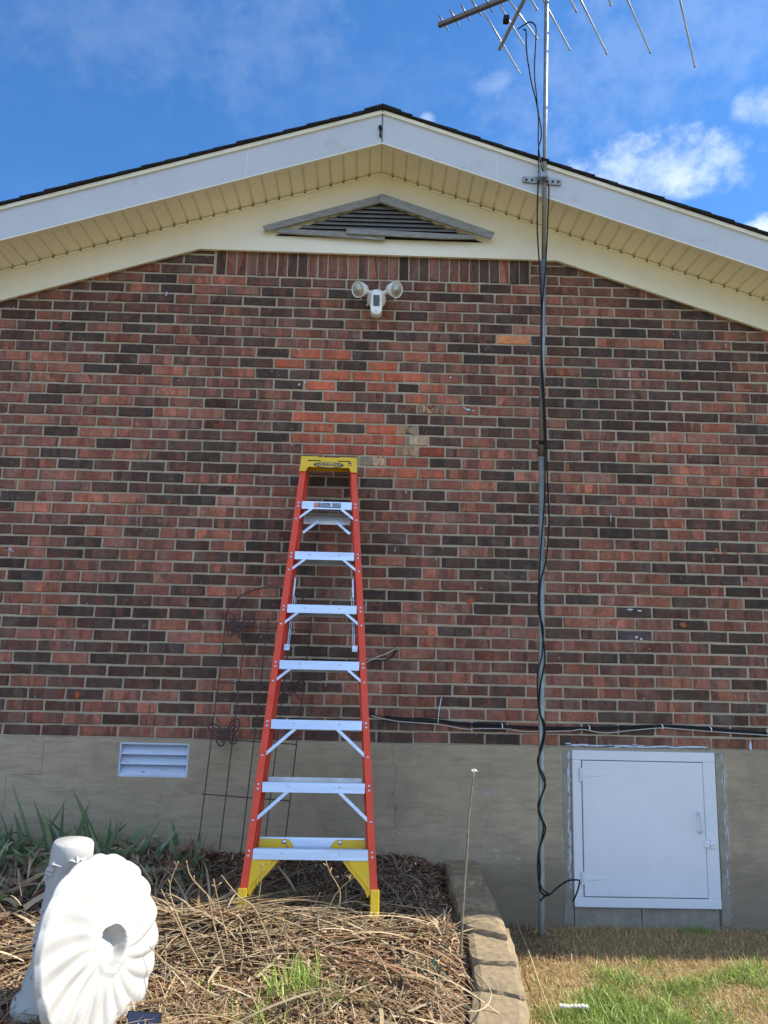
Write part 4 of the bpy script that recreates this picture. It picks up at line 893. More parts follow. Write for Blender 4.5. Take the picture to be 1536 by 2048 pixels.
def butterfly(cx, cy, rot, sc, name, dragon=False):
    Y = float(ty(cy))-.012; b_ = thing if False else None
    ca, sa = cos(rot), sin(rot)
    def T(x, y): return at(cx+(x*ca-y*sa)*sc, cy+(x*sa+y*ca)*sc, Y)
    mb = MB()
    if not dragon:
        for s in (-1, 1):
            up_ = spline([T(0, 2), T(s*8, -12), T(s*20, -22), T(s*31, -22), T(s*29, -8), T(s*18, 3), T(0, 4)], 4); lo = spline([T(0, 4), T(s*12, 6), T(s*20, 12), T(s*17, 22), T(s*9, 23), T(s*3, 12), T(0, 6)], 4)
            mb.tube(up_, .0048, 5); mb.tube(lo, .0048, 5)
            for e in ((22, -16), (25, -9), (18, -3), (12, -10)): mb.tube([T(s*3, 2), T(s*e[0]*.6, e[1]*.6+.5), T(s*e[0], e[1])], [.002, .0055, .003], 5)
            for e in ((14, 14), (10, 18)): mb.tube([T(s*2, 5), T(s*e[0], e[1])], .0032, 5)
        wing = mb.build('wings', M['trellis'], None); body = MB().tube([T(0, -10), T(0, -3), T(0, 8), T(0, 16)], [.002, .006, .007, .002], 6)
        body.tube(spline([T(0, -8), T(-4, -18), T(-9, -24)], 3), .0018, 5).tube(spline([T(0, -8), T(4, -18), T(9, -24)], 3), .0018, 5)
    else:
        for s in (-1, 1):
            for a0, L_ in ((-8, 30), (4, 27)):
                mb.tube(spline([T(0, a0), T(s*L_*.5, a0-7), T(s*L_, a0-6), T(s*L_, a0+1), T(s*L_*.5, a0+4), T(0, a0+2)], 4), .0042, 5); mb.tube([T(0, a0), T(s*L_*.9, a0-3)], .003, 5)
        wing = mb.build('wings', M['trellis'], None); body = MB().tube([T(0, -16), T(0, -10), T(0, 4), T(0, 30)], [.006, .007, .005, .003], 6)
    o = body.build(name, M['trellis'], tre)
    adopt(wing, o)
butterfly(476, 1252, radians(14), .95, 'butterfly'); butterfly(451, 1466, radians(-10), 1.0, 'butterfly'); butterfly(583, 1378, radians(-38), .95, 'dragonfly', True)

# ------------------------------------------------------------------ bird bath in pieces
bn = Vector((.90, -.34, .20)).normalized(); bo = at(200, 1896, 2.88)
zax = bn; xax = Vector((0, 0, 1)).cross(zax).normalized(); yax = zax.cross(xax)
BM = Matrix((xax, yax, zax)).transposed().to_4x4(); BM.translation = bo
nr, nt_ = 90, 320; vs = []; fs = []; RB = .310
def bathz(r, th):
    """height along the axis: shallow dished bowl with fluted rim and a socket in the middle"""
    z = .040*(1-r**1.8)+.018
    fl_ = max(0, min(1, (r-.22)/.35)); fl_ = fl_*fl_*(3-2*fl_)
    ph = 19*(th+.50*(1-r)); z += .0092*fl_*(1-.6*max(0, (r-.82)/.18))*(.40*sin(ph)+.75*(abs(sin(ph/2))*2-1.2))*(.45+.55*r)*(1+.4*sin(th*2+1))+.0015*sin(th*7+r*9)
    if r > .96: z -= (r-.96)*.5
    return z
cxo = (.02, .02)
for i in range(nr+1):
    r = i/nr
    for k in range(nt_):
        th = 2*pi*k/nt_; ph = 19*(th+.50*(1-r)); sh_ = max(0, r-.55)/.45
        R_ = RB*r*(1+.026*sh_*(abs(sin(ph/2))-.6)+.010*sh_*sin(3*th+1)); x, y = R_*cos(th), R_*sin(th); z = bathz(r, th)
        ro = .235+.010*sin(th*3+1)+.006*sin(th*7)
        if r < ro: k_ = min(1, (ro-r)/.045); k_ = k_*k_*(3-2*k_); z = z*(1-k_)+(.006+.004*r*sin(th*4+r*20))*k_
        elif r < ro+.06: z += .006*(1-(r-ro)/.06)
        vs.append((x, y, z))
for i in range(nr):
    for k in range(nt_): fs.append((i*nt_+k, i*nt_+(k+1) % nt_, (i+1)*nt_+(k+1) % nt_, (i+1)*nt_+k))
basin = MB().add([BM @ Vector(v)-bo for v in vs], fs, True).build('birdbath_basin', M['plaster']); basin.location = bo
sd = basin.modifiers.new('thickness', 'SOLIDIFY'); sd.thickness = .022; sd.offset = -1
bpy.context.view_layer.update()
bm = bmesh.new(); bm.from_mesh(basin.data); bmesh.ops.remove_doubles(bm, verts=bm.verts, dist=1e-5); bm.to_mesh(basin.data); bm.free()
for p_ in basin.data.polygons: p_.use_smooth = True
if (basin.data.polygons[5000].normal).dot(bn) < 0: basin.data.flip_normals()
tag(basin, 'white fluted shell shaped birdbath basin stood on its edge in the flower bed', 'birdbath basin')
pd0 = at(92, 2030, 3.02); pd0.z = .06; pd1 = at(148, 1682, 3.02); ax = pd1-pd0; H_ = ax.length
prof = [(.125, 0), (.128, .04), (.120, .075), (.132, .10), (.128, .13), (.100, .16), (.105, .19), (.088, .23), (.080, .30), (.077, .45), (.074, H_-.115), (.0735, H_-.090), (.077, H_-.080), (.076, H_-.030), (.0735, H_-.008), (.068, H_), (0, H_+.001)]
pe = MB().lathe(prof, pd0, ax, 48).build('birdbath_pedestal', M['plaster']); tag(pe, 'white concrete birdbath pedestal standing behind the tipped basin', 'birdbath pedestal')
# moulded vine leaves on the stem
lv = MB(); rl = random.Random(6); axn = ax.normalized(); e1 = Vector((1, 0, 0)); e1 = (e1-axn*e1.dot(axn)).normalized(); e2 = axn.cross(e1)
for k in range(46):
    h = rl.uniform(.18, H_-.05); th = rl.uniform(0, 2*pi); r = .078 if h > .3 else .09; c_ = pd0+axn*h+(e1*cos(th)+e2*sin(th))*r; nn = (e1*cos(th)+e2*sin(th)); tt = axn.cross(nn); ro_ = rl.uniform(0, 6)
    pts = []
    for q in range(10):
        a = 2*pi*q/10; rad = .028*(1.0 if q % 2 else .60)*rl.uniform(.8, 1.2); pts.append(c_+(tt*cos(a+ro_)+axn*sin(a+ro_))*rad-nn*.006)
    lv.add(pts+[c_+nn*.014], [(q, (q+1) % 10, 10) for q in range(10)])
lv.build('moulded_leaves', M['plaster'], pe)

# ------------------------------------------------------------------ plants and litter
def ribbons(name, bases, dirs, lens, widths, bend, cols, mat, seg=4, grav=None, parent=None, tips=.12, curl=None, flat=None):
    """many tapering leaf ribbons in one mesh; bend: how far the tip falls; all args arrays"""
    n = len(bases); t = np.linspace(0, 1, seg+1); B = np.asarray(bases, float); D = np.asarray(dirs, float); D /= np.linalg.norm(D, axis=1)[:, None]
    side = np.cross(D, np.array([0, 0, 1.])); sl_ = np.linalg.norm(side, axis=1)[:, None]; side = np.where(sl_ > 1e-3, side/np.maximum(sl_, 1e-3), [1, 0, 0])
    if flat is not None:                               # blade lies in the plane seen along 'flat'
        side = np.cross(D, flat); side /= np.linalg.norm(side, axis=1)[:, None]
    if curl is not None: 
        lat = curl[:, None]
    V = []
    for k, tt in enumerate(t):
        c = B+D*(lens*tt)[:, None]; c[:, 2] -= bend*tt**2
        if curl is not None: c += side*lat*(tt**2)
        w = widths*(1-tt**2.2*(1-tips))*.5
        tw = side
        V.append(c-tw*w[:, None]); V.append(c+tw*w[:, None])
    V = np.stack(V, 1)                                 # n, 2(seg+1), 3
    m_ = 2*(seg+1); idx = np.arange(n)[:, None]*m_
    F = np.concatenate([np.stack([idx+2*k, idx+2*k+1, idx+2*k+3, idx+2*k+2], -1) for k in range(seg)], 1).reshape(-1, 4)
    cc = np.repeat(np.asarray(cols), m_, 0).reshape(n, m_, 3)
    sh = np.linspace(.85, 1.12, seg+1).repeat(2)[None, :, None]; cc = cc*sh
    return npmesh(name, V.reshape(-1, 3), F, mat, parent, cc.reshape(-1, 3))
R = np.random.default_rng(5)
def pick(pal, n, var=.15):
    p = np.array(pal)[R.integers(0, len(pal), n)]; return p*(1+R.normal(0, var, (n, 1)))
TAN = [(.30, .22, .12), (.38, .29, .17), (.24, .165, .085), (.44, .35, .22), (.20, .125, .065), (.33, .27, .18)]
GREY = [(.22, .18, .135), (.30, .25, .19), (.16, .125, .09), (.38, .32, .25)]
MUL = [(.20, .105, .055), (.28, .165, .095), (.38, .25, .15), (.12, .065, .04), (.50, .36, .23), (.24, .135, .075)]
GRN = [(.10, .17, .03), (.14, .22, .04), (.07, .13, .025), (.18, .24, .06)]
DRY = [(.58, .39, .17), (.48, .31, .13), (.66, .49, .26), (.36, .23, .10), (.54, .38, .18)]
# mulch chips
n = 100000; x = R.uniform(-2.9, .75, n); y = 4.28-R.uniform(0, 1, n)**1.25*2.1; k = x < edge(y)-.09; x, y = x[k], y[k]; n = len(x); z = bedz(x, y)+R.uniform(-.004, .028, n)
a = R.uniform(0, 2*pi, n); el = R.normal(0, .22, n); D = np.stack([np.cos(a)*np.cos(el), np.sin(a)*np.cos(el), np.sin(el)], 1); Ls = R.gamma(3, .010, n)+.008
o = ribbons('mulch_chips', np.stack([x, y, z], 1)-D*Ls[:, None]/2, D, Ls, R.uniform(.004, .013, n), R.normal(0, .003, n), pick(MUL, n, .3), M['straw'], 2, tips=.6)
tag(o, 'brown shredded bark mulch covering the flower bed', 'mulch', kind='stuff')
# flattened straw
def straw(n, xr, yr, ang, asd, Lr, wr, zr, pal, name='s', bend=.02, el=.12):
    x = R.uniform(*xr, n); y = R.uniform(*yr, n); a = R.normal(ang, asd, n); L_ = R.uniform(*Lr, n); e = np.abs(R.normal(0, el, n)); D = np.stack([np.cos(a)*np.cos(e), np.sin(a)*np.cos(e), np.sin(e)], 1)
    k = (x < edge(y)-.14) & (x+D[:, 0]*L_ < edge(y)-.02) & (y+D[:, 1]*L_ < 4.27); x, y, L_, D = x[k], y[k], L_[k], D[k]; n = len(x); z = bedz(x, y)+R.uniform(*zr, n); x2 = x+D[:, 0]*L_; y2 = y+D[:, 1]*L_
    dz = bedz(x2, y2)+R.uniform(*zr, n)-(z+D[:, 2]*L_); return np.stack([x, y, z], 1), D, L_, R.uniform(*wr, n), -dz, pick(pal, n, .2), R.normal(0, .12, n)*L_
parts_ = [straw(150, (-1.3, .15), (3.35, 3.72), .45, .5, (.2, .55), (.004, .008), (.005, .05), TAN),
          straw(260, (-1.6, -.35), (3.2, 3.75), .35, .35, (.3, .7), (.005, .009), (.01, .07), TAN),
          straw(260, (-1.3, .4), (3.65, 4.1), .5, .9, (.15, .5), (.004, .009), (.005, .05), GREY),
          straw(850, (-1.9, .5), (2.5, 3.72), .3, 1.3, (.04, .22), (.002, .007), (.0, .03), TAN),
          straw(550, (-1.4, .5), (2.5, 3.2), -.2, 1.2, (.08, .35), (.002, .006), (.0, .05), TAN),
          straw(500, (-2.6, -.8), (3.3, 4.1), .2, .8, (.15, .5), (.003, .008), (.0, .05), GREY),
          straw(120, (-1.7, .40), (2.5, 3.7), .2, 1.1, (.10, .42), (.008, .019), (.01, .06), TAN+[(.55, .45, .30)]),
          straw(60, (-.2, .5), (3.2, 3.6), -.35, .25, (.25, .6), (.008, .014), (.02, .06), MUL+TAN),
          straw(160, (.1, .5), (3.1, 3.7), -.6, .7, (.1, .40), (.003, .008), (.0, .03), TAN)]
cat_ = [np.concatenate([p[i] for p in parts_]) for i in range(7)]
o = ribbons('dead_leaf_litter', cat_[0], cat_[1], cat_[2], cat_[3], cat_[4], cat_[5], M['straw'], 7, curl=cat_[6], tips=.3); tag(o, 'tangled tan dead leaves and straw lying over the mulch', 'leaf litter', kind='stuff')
# arching clumps of dead daylily leaves
def tuft(cx, cy, n, L0, L1, w0, w1, pal, spread=.07, elr=(.3, 1.3), fall=1.0, name='dead_clump', label='', cat='', group=None, mat='straw', dirb=None, seg=7, kind=None):
    a = R.uniform(0, 2*pi, n) if dirb is None else R.normal(dirb[0], dirb[1], n)
    x = R.normal(0, spread, n); y = R.normal(0, spread, n); e = R.uniform(*elr, n); L_ = R.uniform(L0, L1, n)
    D = np.stack([np.cos(a)*np.cos(e), np.sin(a)*np.cos(e), np.sin(e)], 1); zb = float(bedz(cx, cy))
    z = bedz(cx+x, cy+y)-zb-.01; tipz = z+D[:, 2]*L_; xe, ye = cx+x+D[:, 0]*L_, cy+y+D[:, 1]*L_; gz = bedz(xe, ye)-zb+.01
    fall_ = np.clip((tipz-gz)*R.uniform(.55, 1.0, n)*fall, 0, None)
    o = ribbons(name, np.stack([x, y, z], 1), D, L_, R.uniform(w0, w1, n), fall_, pick(pal, n, .2), M[mat], seg, curl=R.normal(0, .12, n)*L_, tips=.25); o.location = (cx, cy, zb)
    if label: tag(o, label, cat, group, kind)
    return o
DG = 'collapsed clumps of dead leaves'
tuft(-.56, 3.50, 60, .12, .30, .004, .009, TAN+GREY, .06, (.1, 1.0), label='straw heaped over the left ladder foot', cat='dead plant', group=DG)
tuft(-.24, 3.72, 120, .18, .42, .005, .010, GREY, .10, (.1, .8), label='matted grey dead leaf clump between the ladder feet', cat='dead plant', group=DG)
tuft(.20, 4.12, 90, .15, .34, .003, .008, GREY, .07, (.1, .9), label='dark dead leaf clump in shade behind the right ladder foot', cat='dead plant', group=DG)
tuft(-.75, 3.58, 90, .25, .55, .006, .013, TAN, .08, (.1, .8), dirb=(2.6, .9), label='long tan dead leaves fanning out left of the ladder', cat='dead plant', group=DG)
tuft(.36, 3.55, 45, .15, .32, .005, .012, TAN, .05, (.3, 1.2), label='small dry brown clump beside the ladder foot and edging blocks', cat='dead plant', group=DG)
tuft(-.20, 3.05, 200, .12, .30, .002, .005, TAN, .09, (.3, 1.3), label='tan straw clump in front with green shoots rising through it', cat='dead plant', group=DG)
tuft(-.62, 2.97, 160, .12, .28, .002, .005, TAN, .08, (.3, 1.3), label='drooping straw clump right of the tipped basin', cat='dead plant', group=DG)
tuft(.22, 3.08, 140, .12, .30, .003, .006, TAN, .09, (.2, 1.2), label='low straw clump left of the nearest edging blocks', cat='dead plant', group=DG)
tuft(-.86, 4.08, 26, .22, .34, .006, .012, [(.19, .12, .07), (.26, .17, .10)], .02, (1.25, 1.52), .55, label='upright brown withered stalk bundle under the trellis', cat='dead plant', group=DG)
tuft(-1.25, 2.72, 120, .12, .3, .003, .007, TAN, .10, (.3, 1.2), label='straw clump at the foot of the birdbath pedestal', cat='dead plant', group=DG)
# green shoots
GS = [(.28, .44, .04), (.38, .54, .07), (.20, .34, .04), (.44, .55, .14)]
SG = 'fresh green shoots in the straw'
tuft(-.235, 3.12, 170, .06, .16, .003, .006, GS, .055, (.9, 1.5), .1, 'green_shoots', 'largest cluster of bright green shoots in the straw', 'sprouts', SG, 'leaf', seg=3)
tuft(-.07, 3.02, 26, .05, .11, .003, .006, GS, .03, (.9, 1.5), .1, 'green_shoots', 'small group of green shoots right of the largest cluster', 'sprouts', SG, 'leaf', seg=3)
tuft(.03, 3.05, 16, .05, .10, .003, .006, GS, .02, (.9, 1.5), .1, 'green_shoots', 'few green shoots furthest right in the straw', 'sprouts', SG, 'leaf', seg=3)
tuft(-.56, 3.12, 16, .05, .09, .004, .008, GS, .03, (.5, 1.3), .1, 'green_shoots', 'few green leaves right of the birdbath basin', 'sprouts', SG, 'leaf', seg=3)
tuft(-.36, 2.93, 60, .05, .13, .003, .006, GS, .05, (.8, 1.5), .1, 'green_shoots', 'green shoots at the lower edge of the photo', 'sprouts', SG, 'leaf', seg=3)
p = atz(872, 1985, .14)
tuft(p.x, p.y, 10, .05, .10, .014, .022, [(.05, .09, .06), (.07, .12, .08)], .018, (.9, 1.5), .05, 'bulb_shoots', 'dark green broad bulb shoots near the edging blocks', 'sprouts', None, 'leaf', seg=4)
# iris clumps along the wall
IRG = [(.13, .19, .09), (.17, .235, .12), (.11, .165, .08), (.22, .27, .13), (.15, .20, .13)]
def iris(cx, cy, n, L0, L1, lab, ang0):
    zb = float(bedz(cx, cy)); root = thing('iris_plant', lab, 'iris plant', (cx, cy, zb), 'irises growing along the foundation')
    allb = [[], [], [], [], []]
    for f in range(int(n*1.7)):
        fx, fy = R.normal(0, .095), R.normal(0, .06); fa = R.uniform(-.5, .5)+ang0; nl = R.integers(4, 7)
        for j in range(nl):
            t = (j/(nl-1)-.5)*2; e = 1.42-abs(t)*.80+R.normal(0, .13); a = fa if t > 0 else fa+pi
            allb[0].append((fx+t*.015, fy, -.01)); allb[1].append((cos(a)*cos(e), sin(a)*cos(e)-.12, sin(e))); allb[2].append(1.25*R.uniform(L0, L1)*(1-.3*abs(t))); allb[3].append(R.uniform(.022, .038)); allb[4].append(R.uniform(0, .12))
    k = len(allb[0]); w = np.array(allb[3])
    o = ribbons('green_leaves', allb[0], allb[1], np.array(allb[2]), w, np.array(allb[4]), pick(IRG, k, .18), M['leaf'], 6, tips=.04, curl=R.normal(0, .02, k), flat=np.stack([R.normal(0, .5, k), -np.ones(k), R.normal(0, .15, k)], 1)); o.parent = root
    k = n*15; a = R.uniform(0, 2*pi, k); e = R.uniform(0, 1.1, k); D = np.stack([np.cos(a)*np.cos(e), np.sin(a)*np.cos(e)-.25, np.sin(e)], 1); L_ = R.uniform(.15, .34, k)
    b0 = np.stack([R.normal(0, .10, k), R.normal(0, .06, k), R.uniform(0, .11, k)], 1)
    o = ribbons('withered_leaves', b0, D, L_, R.uniform(.010, .028, k), np.clip(D[:, 2]*L_+R.uniform(-.02, .05, k), 0, 1), pick([(.38, .30, .19), (.27, .19, .12), (.47, .38, .26), (.30, .18, .12)], k, .2), M['straw'], 6, curl=R.normal(0, .05, k), tips=.15, flat=np.stack([R.normal(0, .9, k), -np.ones(k), R.normal(0, .6, k)], 1)); o.parent = root
IR = [(-1.02, 4.03, 4, .18, .27, 'rightmost iris of the row, nearest the trellis'), (-1.22, 4.10, 7, .22, .34, 'iris clump just right of the centre of the foundation vent, with tall straight leaves'), (-1.40, 4.00, 8, .22, .36, 'iris clump under the left end of the foundation vent'),
      (-1.55, 4.13, 5, .24, .42, 'iris clump with the tallest pointed leaf, left of the foundation vent'), (-1.68, 3.95, 7, .18, .30, 'iris clump behind the top of the birdbath pedestal'), (-1.86, 4.10, 6, .20, .33, 'iris clump close to the wall, behind and left of the pedestal'),
      (-1.72, 3.72, 5, .15, .25, 'low iris clump in front, left of the pedestal'), (-2.02, 3.90, 7, .20, .34, 'iris clump with brown dead leaves folded over it, near the left edge'), (-2.22, 4.08, 6, .20, .32, 'iris clump by the wall at the left edge of the photo'), (-1.98, 3.62, 6, .15, .27, 'broad leaved iris clump nearest the viewer at the left edge'),
      (-1.16, 3.88, 4, .15, .24, 'small iris clump in front of the row below the vent'), (-2.45, 3.9, 6, .2, .32, 'iris clump just past the left edge of the photo')]
for i, q in enumerate(IR): iris(*q, ang0=R.uniform(-.3, .3))
# bare stems standing in the bed
ST = [([(322, 1778), (352, 1840), (385, 1905), (412, 1945)], 3.10, 'thin slanting stem starting at the basin rim'), ([(357, 1722), (340, 1768), (345, 1805), (362, 1850), (385, 1900), (410, 1942)], 3.25, 'leftmost stem with a knobbly bent tip'),
      ([(373, 1722), (380, 1750), (400, 1775), (417, 1795), (428, 1850), (445, 1910), (452, 1945)], 3.2, 'tall stem with side knobs left of the ladder'), ([(427, 1758), (440, 1820), (455, 1880), (468, 1940)], 3.2, 'straight pale stem left of the ladder'),
      ([(445, 1753), (462, 1775), (480, 1795), (505, 1812), (525, 1850), (545, 1900), (562, 1942)], 3.15, 'thick curved stem with a forked tip crossing the left ladder foot'), ([(523, 1725), (522, 1760), (515, 1810), (508, 1850)], 3.5, 'upright stem in front of the left yellow brace'),
      ([(651, 1719), (660, 1745), (672, 1765), (680, 1785), (676, 1815), (655, 1835), (645, 1880)], 3.3, 'wavy stem with a bud below the lowest step'), ([(708, 1754), (695, 1765), (680, 1778), (665, 1800), (648, 1840), (640, 1890)], 3.3, 'stem with a forked tip near the right yellow brace'),
      ([(550, 1800), (547, 1830), (535, 1880), (530, 1930)], 3.2, 'short thin stem below the ladder'), ([(640, 1785), (625, 1820), (610, 1845)], 3.5, 'short slanting twig between the ladder feet'), ([(565, 1835), (572, 1870), (578, 1940)], 3.15, 'short pale stem left of the green shoots'),
      ([(300, 1893), (330, 1925), (375, 1955), (420, 1985), (480, 2003), (540, 2008)], 2.95, 'long arching cane lying across the straw'), ([(738, 1887), (765, 1925), (785, 1975)], 3.2, 'slanting stem right of the green shoots'), ([(480, 1850), (486, 1900), (480, 1950)], 3.3, 'upright thin twig below the left ladder foot'),
      ([(842, 1995), (805, 2030), (790, 2048)], 2.95, 'pale broken stick lying near the edging blocks'), ([(1, 1802), (60, 1830), (100, 1838)], 3.3, 'pale twig at the left edge behind the pedestal'), ([(46, 1888), (50, 1905), (62, 1918), (72, 1930)], 2.85, 'small forked twig left of the basin')]
for pts, Y, lab in ST:
    b_ = atz(pts[-1][0], pts[-1][1], float(bedz(0, Y))); Yb = max(2.6, min(3.9, b_.y)); nP = len(pts)
    P_ = [at(x, y, Yb+.10*(1-i/(nP-1))*(1 if Yb < Y else -1)*.5) for i, (x, y) in enumerate(pts)]; P_ = spline(P_, 4); L_ = len(P_)
    P_.append(P_[-1]+Vector((0, 0, -.04)))
    root = MB(); root.tube([Vector(p)-P_[-1] for p in P_], [.0022+.0022*i/L_ for i in range(L_+1)], 6)
    for q in range(3):                                 # buds and broken side twigs
        i = R.integers(1, max(2, L_//2)); p = P_[int(i)]-P_[-1]; d = Vector((R.normal(0, 1), R.normal(0, .5), R.uniform(.2, 1))).normalized(); l_ = R.uniform(.008, .03)
        root.tube([p, p+d*l_*.6, p+d*l_], [.0022, .0022, .0032], 5)
    o = root.build('dried_weed', M['twig']); o.location = P_[-1]; tag(o, lab, 'dried weed', 'bare stems standing in the flower bed')
# tall dead stalk by the edging blocks
ys_ = atz(921, 1912, .19).y; P_ = spline([at(x_, y_, ys_) for x_, y_ in ((921, 1912), (924, 1850), (928, 1780), (934, 1700), (936, 1650), (941, 1600), (948, 1545))], 5)
b0 = P_[0].copy(); b0.z -= .03; o = MB().tube([b0-P_[0]]+[p-P_[0] for p in P_], [.0066-.0030*i/len(P_)+.0006*sin(i*1.9) for i in range(len(P_)+1)], 7).build('dried_weed', M['stalk']); o.location = P_[0]
tag(o, 'tallest single dead stalk, rising beside the edging blocks in front of the foundation', 'dried weed')
tipp = P_[-1]-P_[0]; hd_ = MB()
for q in range(7):
    d = Vector((-.6+.25*q, R.normal(0, .4), .55)).normalized(); hd_.tube([tipp+P_[0], tipp+P_[0]+d*.014, tipp+P_[0]+d*.02+Vector((0, 0, -.004))], [.002, .0045, .002], 5)
hd_.build('seed_head', M['cord'], o)
# pale bent leaf on the block, folded leaf under the ladder
for pts, w_, Y0, nm, lab in (([(950, 1944), (968, 1962), (982, 1985), (975, 2010), (955, 2022), (935, 2023)], .006, None, 'dry_leaf', 'pale dry leaf curled over the nearest edging blocks'),):
    P_ = [atz(x, y, .205+.006*i) for i, (x, y) in enumerate(pts)]; tag(MB().tube(spline(P_, 5), .0024, 6).build(nm, M['leafcord']), lab, 'dry leaf')
lf = MB()
P_ = [at(553, 1731, 3.78), at(510, 1752, 3.74), at(462, 1783, 3.70), at(430, 1800, 3.66)]; P2 = [at(550, 1737, 3.78), at(508, 1760, 3.74), at(462, 1790, 3.70), at(430, 1803, 3.66)]
lf.add(P_+P2, [(i, i+1, i+5, i+4) for i in range(3)]); P_ = [at(553, 1731, 3.78), at(572, 1756, 3.78), at(590, 1782, 3.78)]; P2 = [at(557, 1730, 3.78), at(581, 1760, 3.78), at(592, 1782, 3.78)]
lf.add(P_+P2, [(i, i+1, i+4, i+3) for i in range(2)]); M['deadleaf'] = plain('dead_leaf', (.24, .20, .15), .8); o = lf.build('folded_leaf', M['deadleaf']); so2 = o.modifiers.new('thickness', 'SOLIDIFY'); so2.thickness = .002; tag(o, 'long grey folded dead leaf propped below the left yellow brace', 'dead leaf')

# ------------------------------------------------------------------ lawn
def patch(x, y):                                      # 1 = green tuft, 0 = dormant straw
    g = nz(x, y, 6.5, 3)*.6+nz(x, y, 14, 8)*.45+nz(x, y, 2.2, 4)*.35
    for px, py, s, w_ in ((1300, 1925, .10, .8), (1240, 2000, .12, .7), (1330, 1985, .12, .6), (1480, 1960, .12, .7), (1400, 2030, .2, .6), (1130, 1905, .07, -.8), (1160, 1975, .08, -.5), (1500, 1905, .08, -.4), (1260, 2045, .2, .6), (1120, 1960, .03, -.6), (1190, 2040, .10, .5)):
        p = atz(px, py, .09); g = g+w_*np.exp(-((x-p.x)**2+(y-p.y)**2)/s**2)
    g -= np.clip((y-3.62)/.08, 0, 1)*1.4; g += np.exp(-((x-1.82)**2/.02+(y-4.22)**2/.003))*2.4; g += (3.2-y)*.3
    return g
n = 150000; x = R.uniform(.40, 4.2, n); y = 4.285-R.uniform(0, 1, n)**1.05*2.2; k = (x > edge(y)+.125+.02*nz(x, y, 30, 3)) & (R.random(n) < np.clip(1.5-(x-2.2)*.5, .3, 1)); bare = (x < edge(y)+.34) & (y > 3.72) & (R.random(n) < .80)
k &= ~bare; x, y = x[k], y[k]; n = len(x); g = patch(x, y)+R.normal(0, .32, n); isg = g > .52
a = R.uniform(0, 2*pi, n); e = np.where(isg, R.uniform(.5, 1.45, n), R.uniform(.15, 1.3, n)); D = np.stack([np.cos(a)*np.cos(e), np.sin(a)*np.cos(e), np.sin(e)], 1)
L_ = np.where(isg, R.uniform(.03, .085, n), R.uniform(.015, .05, n)); col = np.where(isg[:, None], pick([(.22, .31, .05), (.30, .40, .07), (.13, .21, .04), (.38, .43, .14)], n, .2), pick(DRY, n, .22))
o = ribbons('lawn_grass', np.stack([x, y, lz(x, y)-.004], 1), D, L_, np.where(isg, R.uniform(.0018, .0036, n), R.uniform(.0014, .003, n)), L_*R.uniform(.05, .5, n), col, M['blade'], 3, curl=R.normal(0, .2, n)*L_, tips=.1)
tag(o, 'patchy lawn of dormant straw coloured grass with bright green tufts', 'grass', kind='stuff')
nt2 = 420; cx = R.uniform(.7, 3.4, nt2); cy = R.uniform(2.6, 3.72, nt2); k = (cx > edge(cy)+.2) & (patch(cx, cy) > .35); cx, cy = cx[k], cy[k]; m2 = 22
x = np.repeat(cx, m2)+R.normal(0, .018, len(cx)*m2); y = np.repeat(cy, m2)+R.normal(0, .018, len(cx)*m2); n = len(x); a = R.uniform(0, 2*pi, n); e = R.uniform(.35, 1.4, n); D = np.stack([np.cos(a)*np.cos(e), np.sin(a)*np.cos(e), np.sin(e)], 1); L_ = R.uniform(.05, .12, n)
o = ribbons('long_green_grass', np.stack([x, y, lz(x, y)-.004], 1), D, L_, R.uniform(.0025, .0045, n), L_*R.uniform(.2, .7, n), pick([(.24, .36, .05), (.32, .44, .08), (.15, .25, .04), (.50, .50, .24)], n, .2), M['blade'], 4, curl=R.normal(0, .25, n)*L_, tips=.1)
tag(o, 'longer bright green grass blades standing in tufts in the sunny lawn', 'grass', kind='stuff')
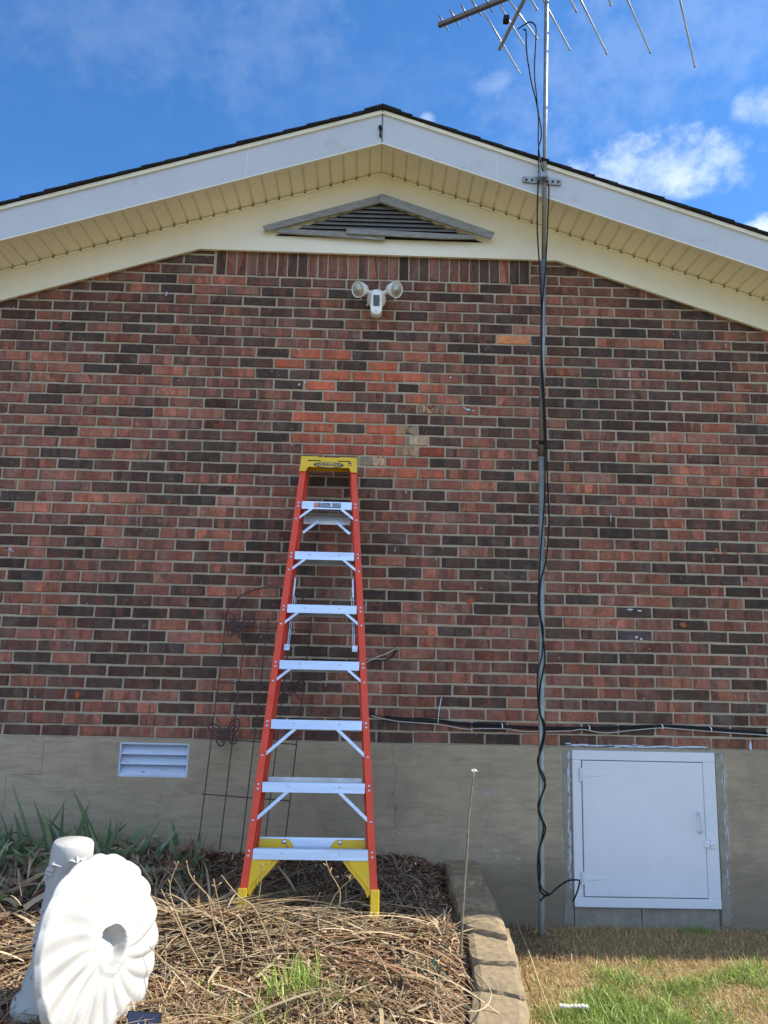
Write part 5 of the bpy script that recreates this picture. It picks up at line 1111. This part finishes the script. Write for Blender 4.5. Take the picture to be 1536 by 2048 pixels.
# dark fallen bits beside blocks and mast foot
n = 1500; x = R.uniform(.55, 1.3, n); y = R.uniform(3.6, 4.28, n); k = (x > edge(y)+.13) & (x < edge(y)+.42+.1*R.random(n)); x, y = x[k], y[k]; n = len(x); a = R.uniform(0, 2*pi, n); el = R.normal(0, .25, n); D = np.stack([np.cos(a)*np.cos(el), np.sin(a)*np.cos(el), np.sin(el)], 1); Ls = R.uniform(.01, .06, n)
o = ribbons('fallen_debris', np.stack([x, y, lz(x, y)+.006+R.uniform(0, .012, n)], 1), D, Ls, R.uniform(.002, .006, n), R.normal(0, .003, n), pick(MUL, n, .3), M['straw'], 2, tips=.5); tag(o, 'dark twigs and bark scattered round the foot of the mast', 'debris', kind='stuff')
# pale cord across the lawn edge, white plastic scrap, edge-of-frame things
P_ = spline([atz(1034, 1840, .09), atz(1040, 1862, .10), atz(1058, 1905, .12), atz(1078, 1965, .125), atz(1100, 2020, .125), atz(1112, 2052, .125), atz(1150, 2150, .11)], 5)
o = MB().tube(P_, .0027, 6).build('pale_string', M['leafcord']); tag(o, 'pale thin string lying along the lawn beside the edging blocks', 'string')
p = atz(1148, 2013, .13); pm = MB(); rr_ = random.Random(8)
for q in range(8): x0 = p.x-.058+q*.0145; pm.box(x0, x0+.012, p.y-.010+rr_.uniform(-.004, .004), p.y+.010, .128, .134+rr_.uniform(0, .004))
pm.box(p.x-.058, p.x+.058, p.y-.003, p.y+.003, .126, .130); o = pm.build('plastic_scrap', M['cord'], None, .002); tag(o, 'cream ribbed plastic scrap lying in the grass', 'plastic scrap')
p = atz(282, 2046, .20); sp3 = thing('solar_light', 'small dark blue solar panel light at the bottom edge right of the basin', 'solar light', (p.x, p.y, .1))
RM = Matrix.Translation((p.x, p.y, .185)) @ Matrix.Rotation(-.10, 4, 'Z') @ Matrix.Rotation(.85, 4, 'X')
MB().box(-.062, .062, -.05, .05, -.010, 0, M=RM).build('housing', M['black'], sp3, .004); MB().box(-.056, .056, -.044, .044, .0005, .002, M=RM).build('solar_cell', M['solar'], sp3)
MB().tube([(p.x, p.y+.01, .05), (p.x, p.y+.01, .18)], .009, 8).build('stake', M['black'], sp3)
p = atz(15, 2046, .16); o = MB().lathe([(.0, .0), (.07, .0), (.085, .03), (.080, .045), (.04, .055), (0, .058)], (0, 0, 0), (0, 0, 1), 28).build('red_dish', M['red']); o.location = (p.x, p.y, .10); tag(o, 'glossy red dish in the bottom left corner', 'dish')
